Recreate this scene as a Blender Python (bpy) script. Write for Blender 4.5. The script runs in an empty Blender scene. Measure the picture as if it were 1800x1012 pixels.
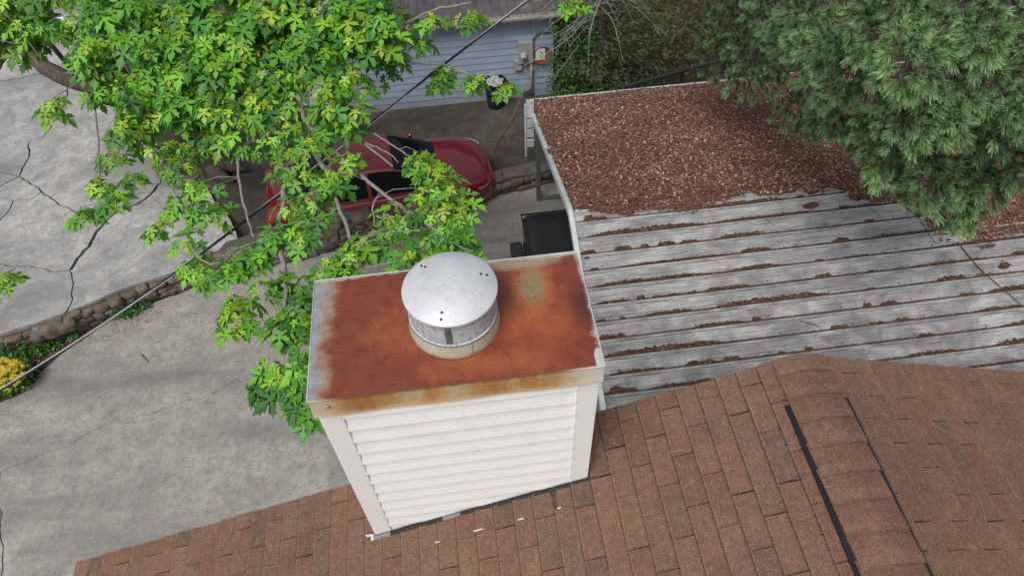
import bpy, bmesh, math, random
import numpy as np
from mathutils import Vector, Matrix
random.seed(7); rng = np.random.default_rng(11)
S = bpy.context.scene; COL = S.collection
R = math.radians
# ------------------------------------------------------------------ camera, sky, sun, exposure
CP = np.array([0.7077, -1.5659, 10.7576]); YAW, PIT, ROLL = R(5.182), R(50.954), R(-2.543); FPX = 1262.3
FW = np.array([math.sin(YAW)*math.cos(PIT), math.cos(YAW)*math.cos(PIT), -math.sin(PIT)])
_r = np.array([math.cos(YAW), -math.sin(YAW), 0.]); _u = np.cross(_r, FW)
RT = math.cos(ROLL)*_r + math.sin(ROLL)*_u; UP = -math.sin(ROLL)*_r + math.cos(ROLL)*_u
cd = bpy.data.cameras.new('camera'); cam = bpy.data.objects.new('camera', cd); COL.objects.link(cam)
cd.sensor_width = 36; cd.lens = FPX*36/1800; cd.clip_start = .05; cd.clip_end = 2000
mw = Matrix.Identity(4)
for i in range(3):
    mw[i][0] = RT[i]; mw[i][1] = UP[i]; mw[i][2] = -FW[i]; mw[i][3] = CP[i]
cam.matrix_world = mw; S.camera = cam
SUN_EL, SUN_AZ = R(58), R(215)          # soft light from behind and left of the camera
W = bpy.data.worlds.new('World'); S.world = W; W.use_nodes = True
nt = W.node_tree; bg = nt.nodes['Background']
sky = nt.nodes.new('ShaderNodeTexSky'); sky.sky_type = 'NISHITA'; sky.sun_disc = False
sky.sun_elevation = SUN_EL; sky.sun_rotation = SUN_AZ; sky.dust_density = 4; sky.air_density = 1.2; sky.ozone_density = .6
hs = nt.nodes.new('ShaderNodeHueSaturation'); hs.inputs['Saturation'].default_value = .42
nt.links.new(sky.outputs[0], hs.inputs['Color']); nt.links.new(hs.outputs[0], bg.inputs['Color'])
bg.inputs['Strength'].default_value = .085
sl = bpy.data.lights.new('sun', 'SUN'); sl.energy = 1.5; sl.angle = R(24); sl.color = (1, .988, .972)
so = bpy.data.objects.new('sun', sl); COL.objects.link(so)
sd = Vector((math.sin(SUN_AZ)*math.cos(SUN_EL), math.cos(SUN_AZ)*math.cos(SUN_EL), math.sin(SUN_EL)))
so.rotation_euler = sd.to_track_quat('Z', 'Y').to_euler(); so.location = (0, 0, 40)
vs = S.view_settings; vs.view_transform = 'Standard'; vs.look = 'None'; vs.exposure = 0.50; vs.gamma = 1; vs.use_curve_mapping = False

# ------------------------------------------------------------------ helpers
def ray(px, py): return FW + RT*(px-900)/FPX - UP*(py-506)/FPX
def onz(px, py, z):
    d = ray(px, py); return CP + d*((z-CP[2])/d[2])
def ony(px, py, y):
    d = ray(px, py); return CP + d*((y-CP[1])/d[1])
def onplane(px, py, p0, n):
    d = ray(px, py); n = np.array(n, float); return CP + d*(((np.array(p0, float)-CP)@n)/(d@n))
def proj(P):
    d = np.asarray(P, float)-CP; z = d@FW
    return 900+FPX*(d@RT)/z, 506-FPX*(d@UP)/z, z
class NT:
    def __init__(s, name):
        s.m = bpy.data.materials.new(name); s.m.use_nodes = True; s.t = s.m.node_tree
        s.b = s.t.nodes['Principled BSDF']
    def n(s, typ, **kw):
        x = s.t.nodes.new('ShaderNode'+typ)
        for k, v in kw.items(): setattr(x, k, v)
        return x
    def put(s, sock, v):
        if isinstance(v, bpy.types.NodeSocket): s.t.links.new(v, sock)
        elif isinstance(v, (int, float)) and sock.type == 'RGBA': sock.default_value = (v, v, v, 1)
        elif isinstance(v, (tuple, list)) and sock.type == 'RGBA': sock.default_value = (*v[:3], 1)
        else: sock.default_value = v
    def pos(s, scale=(1, 1, 1), obj=False, rnd=False):
        if obj: v = s.n('TexCoord').outputs['Object']
        else: v = s.n('NewGeometry').outputs['Position']
        mp = s.n('Mapping'); mp.inputs['Scale'].default_value = scale; s.put(mp.inputs['Vector'], v)
        if rnd:
            oi = s.n('ObjectInfo'); m = s.n('VectorMath', operation='SCALE'); s.put(m.inputs[0], (13.7, 7.3, 31.1)); s.put(m.inputs['Scale'], oi.outputs['Random'])
            s.t.links.new(m.outputs[0], mp.inputs['Location'])
        return mp.outputs[0]
    def noise(s, vec, scale=5, detail=4, rough=.55, dist=0):
        x = s.n('TexNoise'); s.put(x.inputs['Vector'], vec); x.inputs['Scale'].default_value = scale
        x.inputs['Detail'].default_value = detail; x.inputs['Roughness'].default_value = rough; x.inputs['Distortion'].default_value = dist
        return x.outputs['Fac']
    def vor(s, vec, scale=5, feature='F1', out='Distance'):
        x = s.n('TexVoronoi', feature=feature); s.put(x.inputs['Vector'], vec); x.inputs['Scale'].default_value = scale
        return x.outputs[out]
    def ramp(s, f, pts):
        x = s.n('ValToRGB'); s.put(x.inputs[0], f); el = x.color_ramp.elements
        while len(el) < len(pts): el.new(.5)
        for e, (p, c) in zip(el, pts):
            e.position = p; e.color = (c, c, c, 1) if isinstance(c, (int, float)) else (*c, 1)
        return x.outputs[0]
    def mix(s, f, a, b, blend='MIX'):
        x = s.n('Mix', data_type='RGBA', blend_type=blend); s.put(x.inputs[0], f); s.put(x.inputs[6], a); s.put(x.inputs[7], b)
        return x.outputs[2]
    def math(s, op, a, b=0., clamp=False):
        x = s.n('Math', operation=op, use_clamp=clamp); s.put(x.inputs[0], a); s.put(x.inputs[1], b); return x.outputs[0]
    def xyz(s, v):
        x = s.n('SeparateXYZ'); s.put(x.inputs[0], v); return x.outputs
    def blob(s, P, c, r, soft=1.0):        # 1 inside an ellipse on xy, fading out
        X, Y = P[0], P[1]
        a = s.math('DIVIDE', s.math('SUBTRACT', X, c[0]), r[0]); b = s.math('DIVIDE', s.math('SUBTRACT', Y, c[1]), r[1])
        d = s.math('ADD', s.math('MULTIPLY', a, a), s.math('MULTIPLY', b, b))
        return s.math('SUBTRACT', 1.0, s.math('MULTIPLY', d, soft))
    def attr(s, name): x = s.n('Attribute', attribute_name=name); return x.outputs['Color']
    def rand(s): return s.n('ObjectInfo').outputs['Random']
    def done(s, col, rough=.7, metal=0., bump=None, bs=.3, bd=.01, spec=None, **kw):
        s.put(s.b.inputs['Base Color'], col); s.put(s.b.inputs['Roughness'], rough); s.put(s.b.inputs['Metallic'], metal)
        if spec is not None: s.b.inputs['Specular IOR Level'].default_value = spec
        if bump is not None:
            x = s.n('Bump'); x.inputs['Strength'].default_value = bs; x.inputs['Distance'].default_value = bd
            s.put(x.inputs['Height'], bump); s.t.links.new(x.outputs[0], s.b.inputs['Normal'])
        for k, v in kw.items(): s.put(s.b.inputs[k.replace('_', ' ')], v)
        return s.m
class MB:
    def __init__(s): s.v = []; s.f = []; s.c = []
    def add(s, vs_, fs, col=None):
        o = len(s.v); s.v.extend([tuple(float(q) for q in v) for v in vs_]); s.f.extend([tuple(i+o for i in f) for f in fs])
        s.c.extend([col or (1, 1, 1)]*len(vs_)); return s
    def box(s, x0, x1, y0, y1, z0, z1, col=None):
        return s.add([(x0,y0,z0),(x1,y0,z0),(x1,y1,z0),(x0,y1,z0),(x0,y0,z1),(x1,y0,z1),(x1,y1,z1),(x0,y1,z1)],
              [(0,3,2,1),(4,5,6,7),(0,1,5,4),(1,2,6,5),(2,3,7,6),(3,0,4,7)], col)
    def tube(s, pts, rad, n=7, cap=True, col=None):
        pts = [Vector(p) for p in pts]; m = len(pts)
        if not hasattr(rad, '__len__'): rad = [rad]*m
        vv = []; ff = []; up = Vector((0, 0, 1))
        prev = None
        for i, p in enumerate(pts):
            t = (pts[min(i+1, m-1)]-pts[max(i-1, 0)])
            t = t.normalized() if t.length > 1e-9 else Vector((0, 0, 1))
            if prev is None: a = t.cross(up if abs(t.z) < .95 else Vector((1, 0, 0)))
            else: a = prev - t*prev.dot(t)
            a = a.normalized() if a.length > 1e-9 else t.orthogonal().normalized()
            prev = a; b = t.cross(a)
            for k in range(n):
                th = 2*math.pi*k/n; vv.append(p+(a*math.cos(th)+b*math.sin(th))*rad[i])
        for i in range(m-1):
            for k in range(n):
                ff.append((i*n+k, i*n+(k+1) % n, (i+1)*n+(k+1) % n, (i+1)*n+k))
        if cap: ff.append(tuple(range(n))[::-1]); ff.append(tuple((m-1)*n+k for k in range(n)))
        return s.add(vv, ff, col)
    def lathe(s, prof, c=(0, 0, 0), n=40, col=None, cap=False):
        vv = []; ff = []
        for r_, z in prof:
            for k in range(n):
                th = 2*math.pi*k/n; vv.append((c[0]+r_*math.cos(th), c[1]+r_*math.sin(th), c[2]+z))
        for i in range(len(prof)-1):
            for k in range(n): ff.append((i*n+k, i*n+(k+1) % n, (i+1)*n+(k+1) % n, (i+1)*n+k))
        if cap: ff.append(tuple(range(n))[::-1]); ff.append(tuple((len(prof)-1)*n+k for k in range(n)))
        return s.add(vv, ff, col)
    def grid(s, fn, nu, nv, col=None):
        vv = [fn(i/nu, j/nv) for j in range(nv+1) for i in range(nu+1)]
        ff = [(j*(nu+1)+i, j*(nu+1)+i+1, (j+1)*(nu+1)+i+1, (j+1)*(nu+1)+i) for j in range(nv) for i in range(nu)]
        return s.add(vv, ff, col)
    def prism(s, poly, z0, z1, col=None):
        n = len(poly); vv = [(p[0], p[1], z0) for p in poly]+[(p[0], p[1], z1) for p in poly]
        return s.add(vv, [tuple(range(n))[::-1], tuple(range(n, 2*n))]+[(i, (i+1) % n, n+(i+1) % n, n+i) for i in range(n)], col)
    def mesh(s, name, mat, smooth=False, attr=False):
        me = bpy.data.meshes.new(name); me.from_pydata(s.v, [], s.f)
        if attr:
            a = me.color_attributes.new('col', 'FLOAT_COLOR', 'POINT'); a.data.foreach_set('color', np.array([(*c, 1) for c in s.c], np.float32).ravel())
        me.materials.append(mat)
        if smooth: me.polygons.foreach_set('use_smooth', [True]*len(me.polygons))
        me.update(); return me
    def build(s, name, mat, parent=None, smooth=False, attr=False, bevel=0):
        o = link(name, s.mesh(name, mat, smooth, attr), parent)
        if bevel:
            b = o.modifiers.new('bevel', 'BEVEL'); b.width = bevel; b.segments = 2; b.limit_method = 'ANGLE'; b.angle_limit = R(40)
        return o
def link(name, data, parent=None):
    o = bpy.data.objects.new(name, data); COL.objects.link(o)
    if parent is not None: o.parent = parent
    return o
def npmesh(name, V, F, C, mat, parent=None, kind=None):     # V (n,3), F (m,k) one face size
    me = bpy.data.meshes.new(name); n, m, k = len(V), len(F), F.shape[1]
    me.vertices.add(n); me.vertices.foreach_set('co', np.asarray(V, np.float32).ravel())
    me.loops.add(m*k); me.loops.foreach_set('vertex_index', np.asarray(F, np.int32).ravel())
    me.polygons.add(m); me.polygons.foreach_set('loop_start', np.arange(0, m*k, k, dtype=np.int32))
    me.update(calc_edges=True); me.validate()
    if C is not None:
        a = me.color_attributes.new('col', 'FLOAT_COLOR', 'POINT'); a.data.foreach_set('color', np.hstack([np.asarray(C, np.float32), np.ones((n, 1), np.float32)]).ravel())
    me.materials.append(mat)
    o = link(name, me, parent)
    if kind: o['kind'] = kind
    return o
def tag(o, label, cat, group=None, kind=None):
    o['label'] = label; o['category'] = cat
    if group: o['group'] = group
    if kind: o['kind'] = kind
    return o
def thing(name, label, cat, loc=(0, 0, 0), rz=0, group=None):
    o = link(name, None); o.location = loc; o.rotation_euler = (0, 0, rz); return tag(o, label, cat, group)
def struct(o, label=None):
    o['kind'] = 'structure'
    if label: o['label'] = label
    return o
def smooth_path(pts, n=6):        # Catmull-Rom
    P = [np.array(p, float) for p in pts]; P = [2*P[0]-P[1]]+P+[2*P[-1]-P[-2]]; out = []
    for i in range(1, len(P)-2):
        for k in range(n):
            t = k/n; a, b, c, d = P[i-1:i+3]
            out.append(.5*((2*b)+(c-a)*t+(2*a-5*b+4*c-d)*t*t+(3*b-a-3*c+d)*t**3))
    out.append(P[-2]); return out

# ------------------------------------------------------------------ materials
def flat(name, c, rough=.6, metal=0., var=.12, scale=30, bs=.15, **kw):
    t = NT(name); p = t.pos(obj=True); n = t.noise(p, scale, 5)
    return t.done(t.ramp(n, [(.25, tuple(x*(1-var*2) for x in c)), (.75, tuple(x*(1+var) for x in c))]), rough, metal, n, bs, .003, **kw)
def concrete(name, lo, mid, hi, st, streak=(.35, 1, 1), rot=0.0):
    t = NT(name); p = t.pos(); big = t.noise(p, .55, 5, .6, .6); md = t.noise(p, 2.6, 6, .65, .3); fine = t.noise(p, 38, 4, .7); grit = t.noise(p, 120, 2, .5)
    mp = t.n('Mapping'); t.put(mp.inputs['Vector'], t.n('NewGeometry').outputs['Position']); mp.inputs['Rotation'].default_value = (0, 0, rot); mp.inputs['Scale'].default_value = streak
    sk = t.noise(mp.outputs[0], .75, 5, .6, .3)
    c = t.ramp(md, [(.28, lo), (.5, mid), (.72, hi)])
    c = t.mix(t.ramp(t.noise(p, 9, 7, .75, .4), [(.38, .55), (.52, 0.)]), c, st); c = t.mix(t.ramp(big, [(.38, 0.), (.62, 1.)]), c, t.mix(.35, c, st))
    c = t.mix(t.ramp(sk, [(.46, 0.), (.64, .8)]), c, st)
    c = t.mix(t.ramp(fine, [(.3, .55), (.5, 0.)]), c, tuple(x*.35 for x in mid))
    c = t.mix(t.ramp(fine, [(.58, 0.), (.8, .45)]), c, tuple(min(1, x*1.5) for x in hi))
    c = t.mix(t.ramp(grit, [(.36, .7), (.46, 0.)]), c, tuple(x*.3 for x in mid))
    h = t.math('ADD', fine, t.math('MULTIPLY', grit, .6))
    return t.done(c, .9, 0, h, .5, .008, spec=.25)
m_up = concrete('weathered_concrete', (.245, .24, .236), (.44, .428, .412), (.60, .583, .56), (.19, .187, .186), (.6, 1, 1), .4)
m_low = concrete('driveway_concrete', (.265, .246, .220), (.36, .338, .304), (.46, .434, .392), (.165, .156, .145), (.28, 1.25, 1), -.35)
m_pad = concrete('stained_shaded_concrete', (.058, .049, .040), (.098, .086, .072), (.150, .134, .113), (.034, .029, .024), (.5, 1, 1), 0)  # old stains plus the shade under the foliage, both put into the colour
def soil(name, a, b, c2):
    t = NT(name); p = t.pos(); n = t.noise(p, 1.3, 6, .65); f = t.noise(p, 26, 6, .75); g = t.noise(p, 75, 3)
    col = t.mix(t.ramp(n, [(.35, 0.), (.65, 1.)]), a, b); col = t.mix(t.ramp(f, [(.45, 0.), (.7, 1.)]), col, c2); col = t.mix(t.ramp(g, [(.35, .8), (.5, 0.)]), col, tuple(x*.3 for x in a))
    return t.done(col, .95, 0, f, .9, .05, spec=.15)
m_soil = soil('forest_soil', (.045, .026, .014), (.035, .038, .014), (.10, .062, .034))
m_bed = soil('bed_soil', (.07, .04, .026), (.10, .06, .04), (.17, .12, .09))
def stone():
    t = NT('field_stone'); p = t.pos(rnd=True); n = t.noise(p, 7, 6, .65); f = t.noise(p, 45, 4, .7); r_ = t.rand()
    c = t.ramp(r_, [(0, (.12, .10, .085)), (.3, (.20, .155, .115)), (.5, (.13, .13, .13)), (.7, (.24, .20, .16)), (1., (.19, .12, .09))])
    c = t.mix(t.ramp(n, [(.35, .75), (.6, 0.)]), c, (.055, .05, .042)); c = t.mix(t.ramp(n, [(.6, 0.), (.75, .5)]), c, (.30, .28, .25)); c = t.mix(t.ramp(f, [(.3, .6), (.5, 0.)]), c, (.04, .035, .03))
    return t.done(c, .9, 0, t.math('ADD', n, t.math('MULTIPLY', f, .5)), .7, .03, spec=.2)
m_stone = stone()
m_mortar = concrete('old_mortar', (.09, .085, .08), (.16, .15, .14), (.24, .225, .21), (.07, .065, .06))
def shingle(use_attr, edges=True):
    t = NT('asphalt_shingle'+('_far' if use_attr else '' if edges else '_ridge')); p = t.pos(); r_ = t.attr('col') if use_attr else t.rand()
    c = t.ramp(r_, [(0., (.20, .100, .064)), (.22, (.26, .140, .092)), (.4, (.225, .122, .082)), (.55, (.18, .128, .088)), (.68, (.29, .158, .102)), (.8, (.14, .108, .078)), (.9, (.24, .112, .070)), (1., (.20, .138, .096))])
    w = t.noise(p, .9, 4, .6); c = t.mix(t.ramp(w, [(.4, 0.), (.66, .6)]), c, (.12, .085, .062))
    b = t.noise(p, 6, 6, .7); c = t.mix(t.ramp(b, [(.5, 0.), (.75, .5)]), c, (.30, .165, .105)); c = t.mix(t.ramp(b, [(.28, .55), (.47, 0.)]), c, (.095, .066, .05)); c = t.mix(.18, c, (.235, .125, .082)); md = t.noise(p, 28, 5, .75); c = t.mix(t.ramp(md, [(.3, .6), (.48, 0.)]), c, (.10, .068, .05)); c = t.mix(t.ramp(md, [(.54, 0.), (.70, .5)]), c, (.36, .24, .175))
    g = t.noise(p, 230, 2, .6); g2 = t.noise(p, 110, 3, .7)
    if edges and not use_attr:          # course lines painted in: pale edge highlight, dark crease shade below the next course
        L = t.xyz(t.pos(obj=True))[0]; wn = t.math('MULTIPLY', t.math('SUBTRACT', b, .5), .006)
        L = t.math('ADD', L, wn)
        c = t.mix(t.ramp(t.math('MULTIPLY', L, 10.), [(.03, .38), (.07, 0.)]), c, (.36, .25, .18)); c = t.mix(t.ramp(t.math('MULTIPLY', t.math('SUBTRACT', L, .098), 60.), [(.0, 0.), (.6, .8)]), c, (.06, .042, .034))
    c = t.mix(t.ramp(g, [(.36, .85), (.5, 0.)]), c, (.045, .03, .024)); c = t.mix(t.ramp(g2, [(.52, 0.), (.72, .7)]), c, (.34, .20, .13))
    return t.done(c, .95, 0, t.math('ADD', g, g2), .8, .006, spec=.15)
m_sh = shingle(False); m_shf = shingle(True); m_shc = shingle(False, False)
m_felt = flat('dark_underlay', (.035, .03, .026), .95)
m_vinyl = flat('white_vinyl', (.85, .852, .83), .42, 0, .035, 6, .03)
m_vinyl2 = flat('white_vinyl_corner', (.84, .842, .815), .42, 0, .02, 5, .02)
def vinyl():
    t = NT('white_vinyl'); p = t.pos(); n = t.noise(p, 6, 5); st = t.noise(t.pos((14, 14, .7)), 1.6, 4, .6); Z = t.xyz(p)[2]
    c = t.ramp(n, [(.25, (.81, .812, .79)), (.75, (.87, .872, .855))]); top = t.ramp(t.math('MULTIPLY', t.math('SUBTRACT', Z, 7.55), 1.7), [(.0, .25), (1., 1.)])
    c = t.mix(t.math('MULTIPLY', t.ramp(st, [(.52, 0.), (.72, .20)]), top), c, (.62, .53, .40)); c = t.mix(t.ramp(t.noise(p, 40, 4, .7), [(.3, .12), (.45, 0.)]), c, (.5, .5, .46))
    return t.done(c, .42, 0, n, .03, .003)
m_vinyl = vinyl()
m_bmetal = flat('black_plastic', (.02, .02, .022), .6, 0, .3, 60)
def rust_top():
    t = NT('rusted_sheet_metal'); p = t.pos(); P = t.xyz(p); n = t.noise(p, 5, 6, .6); n2 = t.noise(p, 17, 6, .65); f = t.noise(p, 160, 3, .6); nn = t.math('SUBTRACT', n, .5); n3 = t.math('SUBTRACT', n2, .5)
    n4 = t.math('SUBTRACT', t.noise(p, 48, 5, .7), .5); wob = t.math('ADD', t.math('ADD', t.math('MULTIPLY', nn, 1.6), t.math('MULTIPLY', n3, .7)), t.math('MULTIPLY', n4, .35))
    c = t.ramp(n2, [(.3, (.145, .031, .018)), (.6, (.19, .043, .022)), (.8, (.23, .060, .028))])
    def lay(c, fac, col, lo=.0, hi=.5): return t.mix(t.ramp(t.math('ADD', fac, wob), [(lo, 0.), (hi, 1.)]), c, col)
    c = lay(c, t.math('MULTIPLY', t.blob(P, (.40, .30), (.22, .20)), .8), t.ramp(f, [(.3, (.22, .060, .018)), (.7, (.33, .105, .030))]), .15, .95)
    c = lay(c, t.math('MULTIPLY', t.blob(P, (.98, .27), (.22, .30)), .8), t.ramp(f, [(.3, (.26, .062, .020)), (.7, (.36, .100, .030))]), .1, 1.0)
    c = lay(c, t.math('MULTIPLY', t.blob(P, (.70, .08), (.36, .10)), .8), (.29, .085, .03), .25, 1.1)
    c = lay(c, t.blob(P, (1.22, .33), (.12, .17)), (.06, .020, .015), .1, 1.2)
    c = lay(c, t.blob(P, (.985, .45), (.11, .20)), t.ramp(f, [(.3, (.34, .095, .028)), (.7, (.42, .14, .042))]), .0, 1.2)
    c = lay(c, t.blob(P, (.985, .45), (.075, .135)), t.ramp(f, [(.3, (.17, .12, .058)), (.7, (.27, .21, .11))]), .05, .75)
    c = lay(c, t.blob(P, (.95, .61), (.20, .06)), (.28, .22, .14), .0, .8)
    c = lay(c, t.math('MULTIPLY', t.math('SUBTRACT', .115, P[0]), 9.), t.ramp(n2, [(.4, (.30, .13, .05)), (.7, (.30, .24, .15))]), -.2, .7)
    c = lay(c, t.math('MULTIPLY', t.math('SUBTRACT', .085, P[0]), 9.), t.ramp(n2, [(.35, (.20, .235, .265)), (.7, (.28, .32, .35))]), -.05, .75)
    c = lay(c, t.math('MULTIPLY', t.math('SUBTRACT', P[1], .620), 20.), (.42, .42, .38), .0, .5)
    c = lay(c, t.math('MULTIPLY', t.blob(P, (1.21, .03), (.03, .07)), 1.), (.44, .45, .44), .1, .4)
    c = lay(c, t.math('MULTIPLY', t.math('SUBTRACT', P[0], 1.198), 16.), (.40, .36, .31), .05, .5)
    c = t.mix(t.ramp(f, [(.3, .35), (.45, 0.)]), c, (.06, .014, .010)); c = t.mix(t.ramp(f, [(.66, 0.), (.8, .5)]), c, (.42, .17, .06))
    return t.done(c, t.ramp(n2, [(.3, .30), (.7, .46)]), 0, t.math('ADD', n2, t.math('MULTIPLY', f, .3)), .12, .006, spec=.5)
m_rust = rust_top()
def rust_edge():
    t = NT('rust_streaked_flashing'); p = t.pos((1, 1, .25)); n = t.noise(p, 6, 6, .65); n2 = t.noise(t.pos(), 26, 6, .7); f = t.noise(t.pos(), 120, 3); Z = t.xyz(t.pos())[2]; X = t.xyz(t.pos())[0]
    c = t.ramp(n, [(.3, (.40, .35, .27)), (.42, (.45, .33, .18)), (.52, (.42, .22, .07)), (.64, (.32, .12, .028))])
    c = t.mix(t.ramp(n2, [(.5, 0.), (.68, .75)]), c, (.20, .185, .165)); c = t.mix(t.ramp(n2, [(.28, .6), (.42, 0.)]), c, (.52, .44, .33))
    c = t.mix(t.ramp(t.math('ADD', t.math('MULTIPLY', t.math('SUBTRACT', Z, 8.222), 30.), t.math('SUBTRACT', n2, .5)), [(.05, 0.), (.45, .9)]), c, (.13, .042, .018))
    e = t.ramp(t.math('ADD', t.math('MULTIPLY', t.math('SUBTRACT', X, 1.02), 4.), t.math('SUBTRACT', n, .5)), [(.0, 0.), (.5, .85)]); c = t.mix(e, c, (.58, .55, .50))
    e = t.ramp(t.math('ADD', t.math('MULTIPLY', t.math('SUBTRACT', .13, X), 5.), t.math('SUBTRACT', n, .5)), [(.0, 0.), (.5, .8)]); c = t.mix(e, c, (.50, .45, .38))
    c = t.mix(t.ramp(t.math('ADD', t.math('MULTIPLY', t.math('SUBTRACT', 8.16, Z), 25.), t.math('SUBTRACT', n2, .5)), [(.25, 0.), (.6, .5)]), c, (.55, .40, .24))
    return t.done(c, .6, 0, n2, .25, .004)
m_flash = rust_edge()
def galv(name, a, b, metal=.35, rough=.42, sc=24, spots=0):
    t = NT(name); p = t.pos(); n = t.noise(p, 4, 5, .6); f = t.noise(p, sc, 6, .7); s_ = t.noise(p, 150, 2)
    c = t.mix(t.ramp(n, [(.35, 0.), (.65, 1.)]), a, b); c = t.mix(t.ramp(f, [(.3, .35), (.5, 0.)]), c, tuple(x*.55 for x in a)); c = t.mix(t.ramp(s_, [(.3, .25), (.45, 0.)]), c, tuple(x*.5 for x in a))
    if spots: c = t.mix(t.ramp(t.noise(t.pos((1, 1, .6)), 70, 5, .8), [(.53, 0.), (.60, .75)]), c, (.12, .125, .14))
    return t.done(c, rough, metal, f, .12, .003)
m_galv = galv('galvanized_cap', (.50, .515, .54), (.60, .61, .625), .12, .42)
m_band = galv('pitted_galvanized_band', (.40, .41, .44), (.50, .51, .535), .0, .65, 30, 1)
def collar_m():
    t = NT('cream_storm_collar'); p = t.pos(); Z = t.xyz(p)[2]; n = t.noise(p, 22, 6, .7); n2 = t.noise(t.pos((1, 1, .3)), 9, 4)
    c = t.ramp(n2, [(.3, (.44, .40, .31)), (.7, (.56, .53, .44))])
    c = t.mix(t.ramp(t.math('ADD', t.math('MULTIPLY', t.math('SUBTRACT', 8.285, Z), 22.), t.math('SUBTRACT', n, .5)), [(.1, 0.), (.75, .9)]), c, (.27, .10, .03))
    c = t.mix(t.ramp(n, [(.62, 0.), (.75, .5)]), c, (.2, .17, .11)); return t.done(c, .5, .15, n, .2, .003)
m_collar = collar_m()
def tin():
    t = NT('weathered_roof_metal'); p = t.pos((.22, 1.0, 1.0), rnd=True); n = t.noise(p, 5, 6, .7, .4); n2 = t.noise(t.pos((.12, 1.6, 1.6), rnd=True), 17, 5, .65); b = t.noise(t.pos(rnd=True), 2.2, 6, .6, .5); f = t.noise(t.pos(), 55, 4, .7); sp = t.noise(t.pos(), 13, 5, .7)
    c = t.ramp(n, [(.28, (.15, .146, .146)), (.42, (.29, .285, .285)), (.58, (.43, .424, .42)), (.8, (.58, .572, .565))])
    Yp = t.xyz(t.pos())[1]; c = t.mix(t.ramp(t.math('ADD', b, t.math('MULTIPLY', t.math('SUBTRACT', 4.6, Yp), .055)), [(.44, 0.), (.66, .8)]), c, (.155, .150, .152)); c = t.mix(t.ramp(n2, [(.56, 0.), (.68, .7)]), c, (.12, .112, .108)); c = t.mix(t.ramp(sp, [(.60, 0.), (.72, .7)]), c, (.11, .105, .105))
    c = t.mix(t.ramp(f, [(.32, .5), (.48, 0.)]), c, (.13, .12, .12))
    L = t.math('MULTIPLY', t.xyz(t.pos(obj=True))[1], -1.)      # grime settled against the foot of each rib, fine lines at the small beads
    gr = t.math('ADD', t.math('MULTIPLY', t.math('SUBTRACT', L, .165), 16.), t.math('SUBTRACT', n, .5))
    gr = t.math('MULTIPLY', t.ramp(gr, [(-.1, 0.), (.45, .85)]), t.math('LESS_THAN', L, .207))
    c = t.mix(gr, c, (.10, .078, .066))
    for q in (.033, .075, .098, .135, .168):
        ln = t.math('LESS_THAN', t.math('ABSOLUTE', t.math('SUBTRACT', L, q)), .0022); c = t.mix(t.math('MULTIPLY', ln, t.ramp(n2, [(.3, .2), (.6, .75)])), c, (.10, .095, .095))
    return t.done(c, .62, .1, t.math('ADD', n, f), .12, .004)
m_tin = tin()
m_trim = galv('white_edge_trim', (.46, .48, .48), (.60, .62, .62), .1, .5, 12)
m_post = flat('grey_steel_post', (.12, .125, .13), .55, .2)
def leafy(name, rough=.5, trans=.35, spec=.35):
    t = NT(name); c = t.attr('col'); m = t.done(c, rough, spec=spec)
    tr = t.n('BsdfTranslucent'); t.put(tr.inputs['Color'], t.mix(.5, c, (.16, .40, .03), 'MIX')); mx = t.n('MixShader'); mx.inputs[0].default_value = trans
    t.t.links.new(t.b.outputs[0], mx.inputs[1]); t.t.links.new(tr.outputs[0], mx.inputs[2]); t.t.links.new(mx.outputs[0], t.t.nodes['Material Output'].inputs['Surface'])
    return m
m_leaf = leafy('maple_leaf', .42, .32); m_needle = leafy('pine_needle', .5, .12, .4); m_weed = leafy('weed_leaf', .55, .25)
def vc(name, rough=.9): t = NT(name); return t.done(t.attr('col'), rough, spec=.2)
m_litter = vc('dead_leaf'); m_debris = vc('needle_debris', .95)
def bark(name, a, b, c2):
    t = NT(name); p = t.pos((1, 1, .3)); n = t.noise(p, 16, 6, .7, .5); f = t.noise(t.pos(), 60, 4)
    c = t.ramp(n, [(.3, a), (.6, b), (.8, c2)]); return t.done(t.mix(t.ramp(f, [(.3, .5), (.5, 0.)]), c, a), .9, 0, n, .8, .03, spec=.15)
m_bark = bark('maple_bark', (.05, .038, .03), (.13, .105, .085), (.22, .19, .16)); m_twig = bark('pale_twig_bark', (.17, .16, .145), (.31, .29, .265), (.42, .40, .37)); m_pbark = bark('pine_bark', (.07, .055, .045), (.15, .12, .10), (.24, .20, .17))
m_dtwig = bark('dry_twig_bark', (.05, .04, .03), (.10, .085, .065), (.17, .15, .12)); m_lichen = bark('lichen_twig_bark', (.22, .24, .2), (.34, .36, .31), (.46, .48, .42))
def blue_board():
    t = NT('blue_painted_board'); p = t.pos((.2, 1, 1), rnd=True); n = t.noise(p, 9, 6, .7); b = t.noise(t.pos(), 1.6, 5, .6); Z = t.xyz(t.pos())[2]
    c = t.ramp(n, [(.3, (.235, .295, .385)), (.6, (.30, .365, .46)), (.8, (.36, .43, .53))]); c = t.mix(t.ramp(b, [(.5, 0.), (.7, .5)]), c, (.22, .26, .32))
    c = t.mix(t.ramp(t.math('ADD', t.math('MULTIPLY', t.math('SUBTRACT', .5, Z), 1.6), t.math('SUBTRACT', n, .5)), [(.2, 0.), (.9, .7)]), c, (.17, .175, .185)); return t.done(c, .7, 0, n, .2, .004)
m_blue = blue_board()
m_white = flat('white_paint', (.66, .67, .66), .5, 0, .06, 12); m_gutter = flat('dirty_white_gutter', (.45, .44, .41), .6, 0, .2, 14)
m_brown = galv('brown_roof_metal', (.075, .065, .066), (.12, .108, .106), .1, .5, 14)
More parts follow.
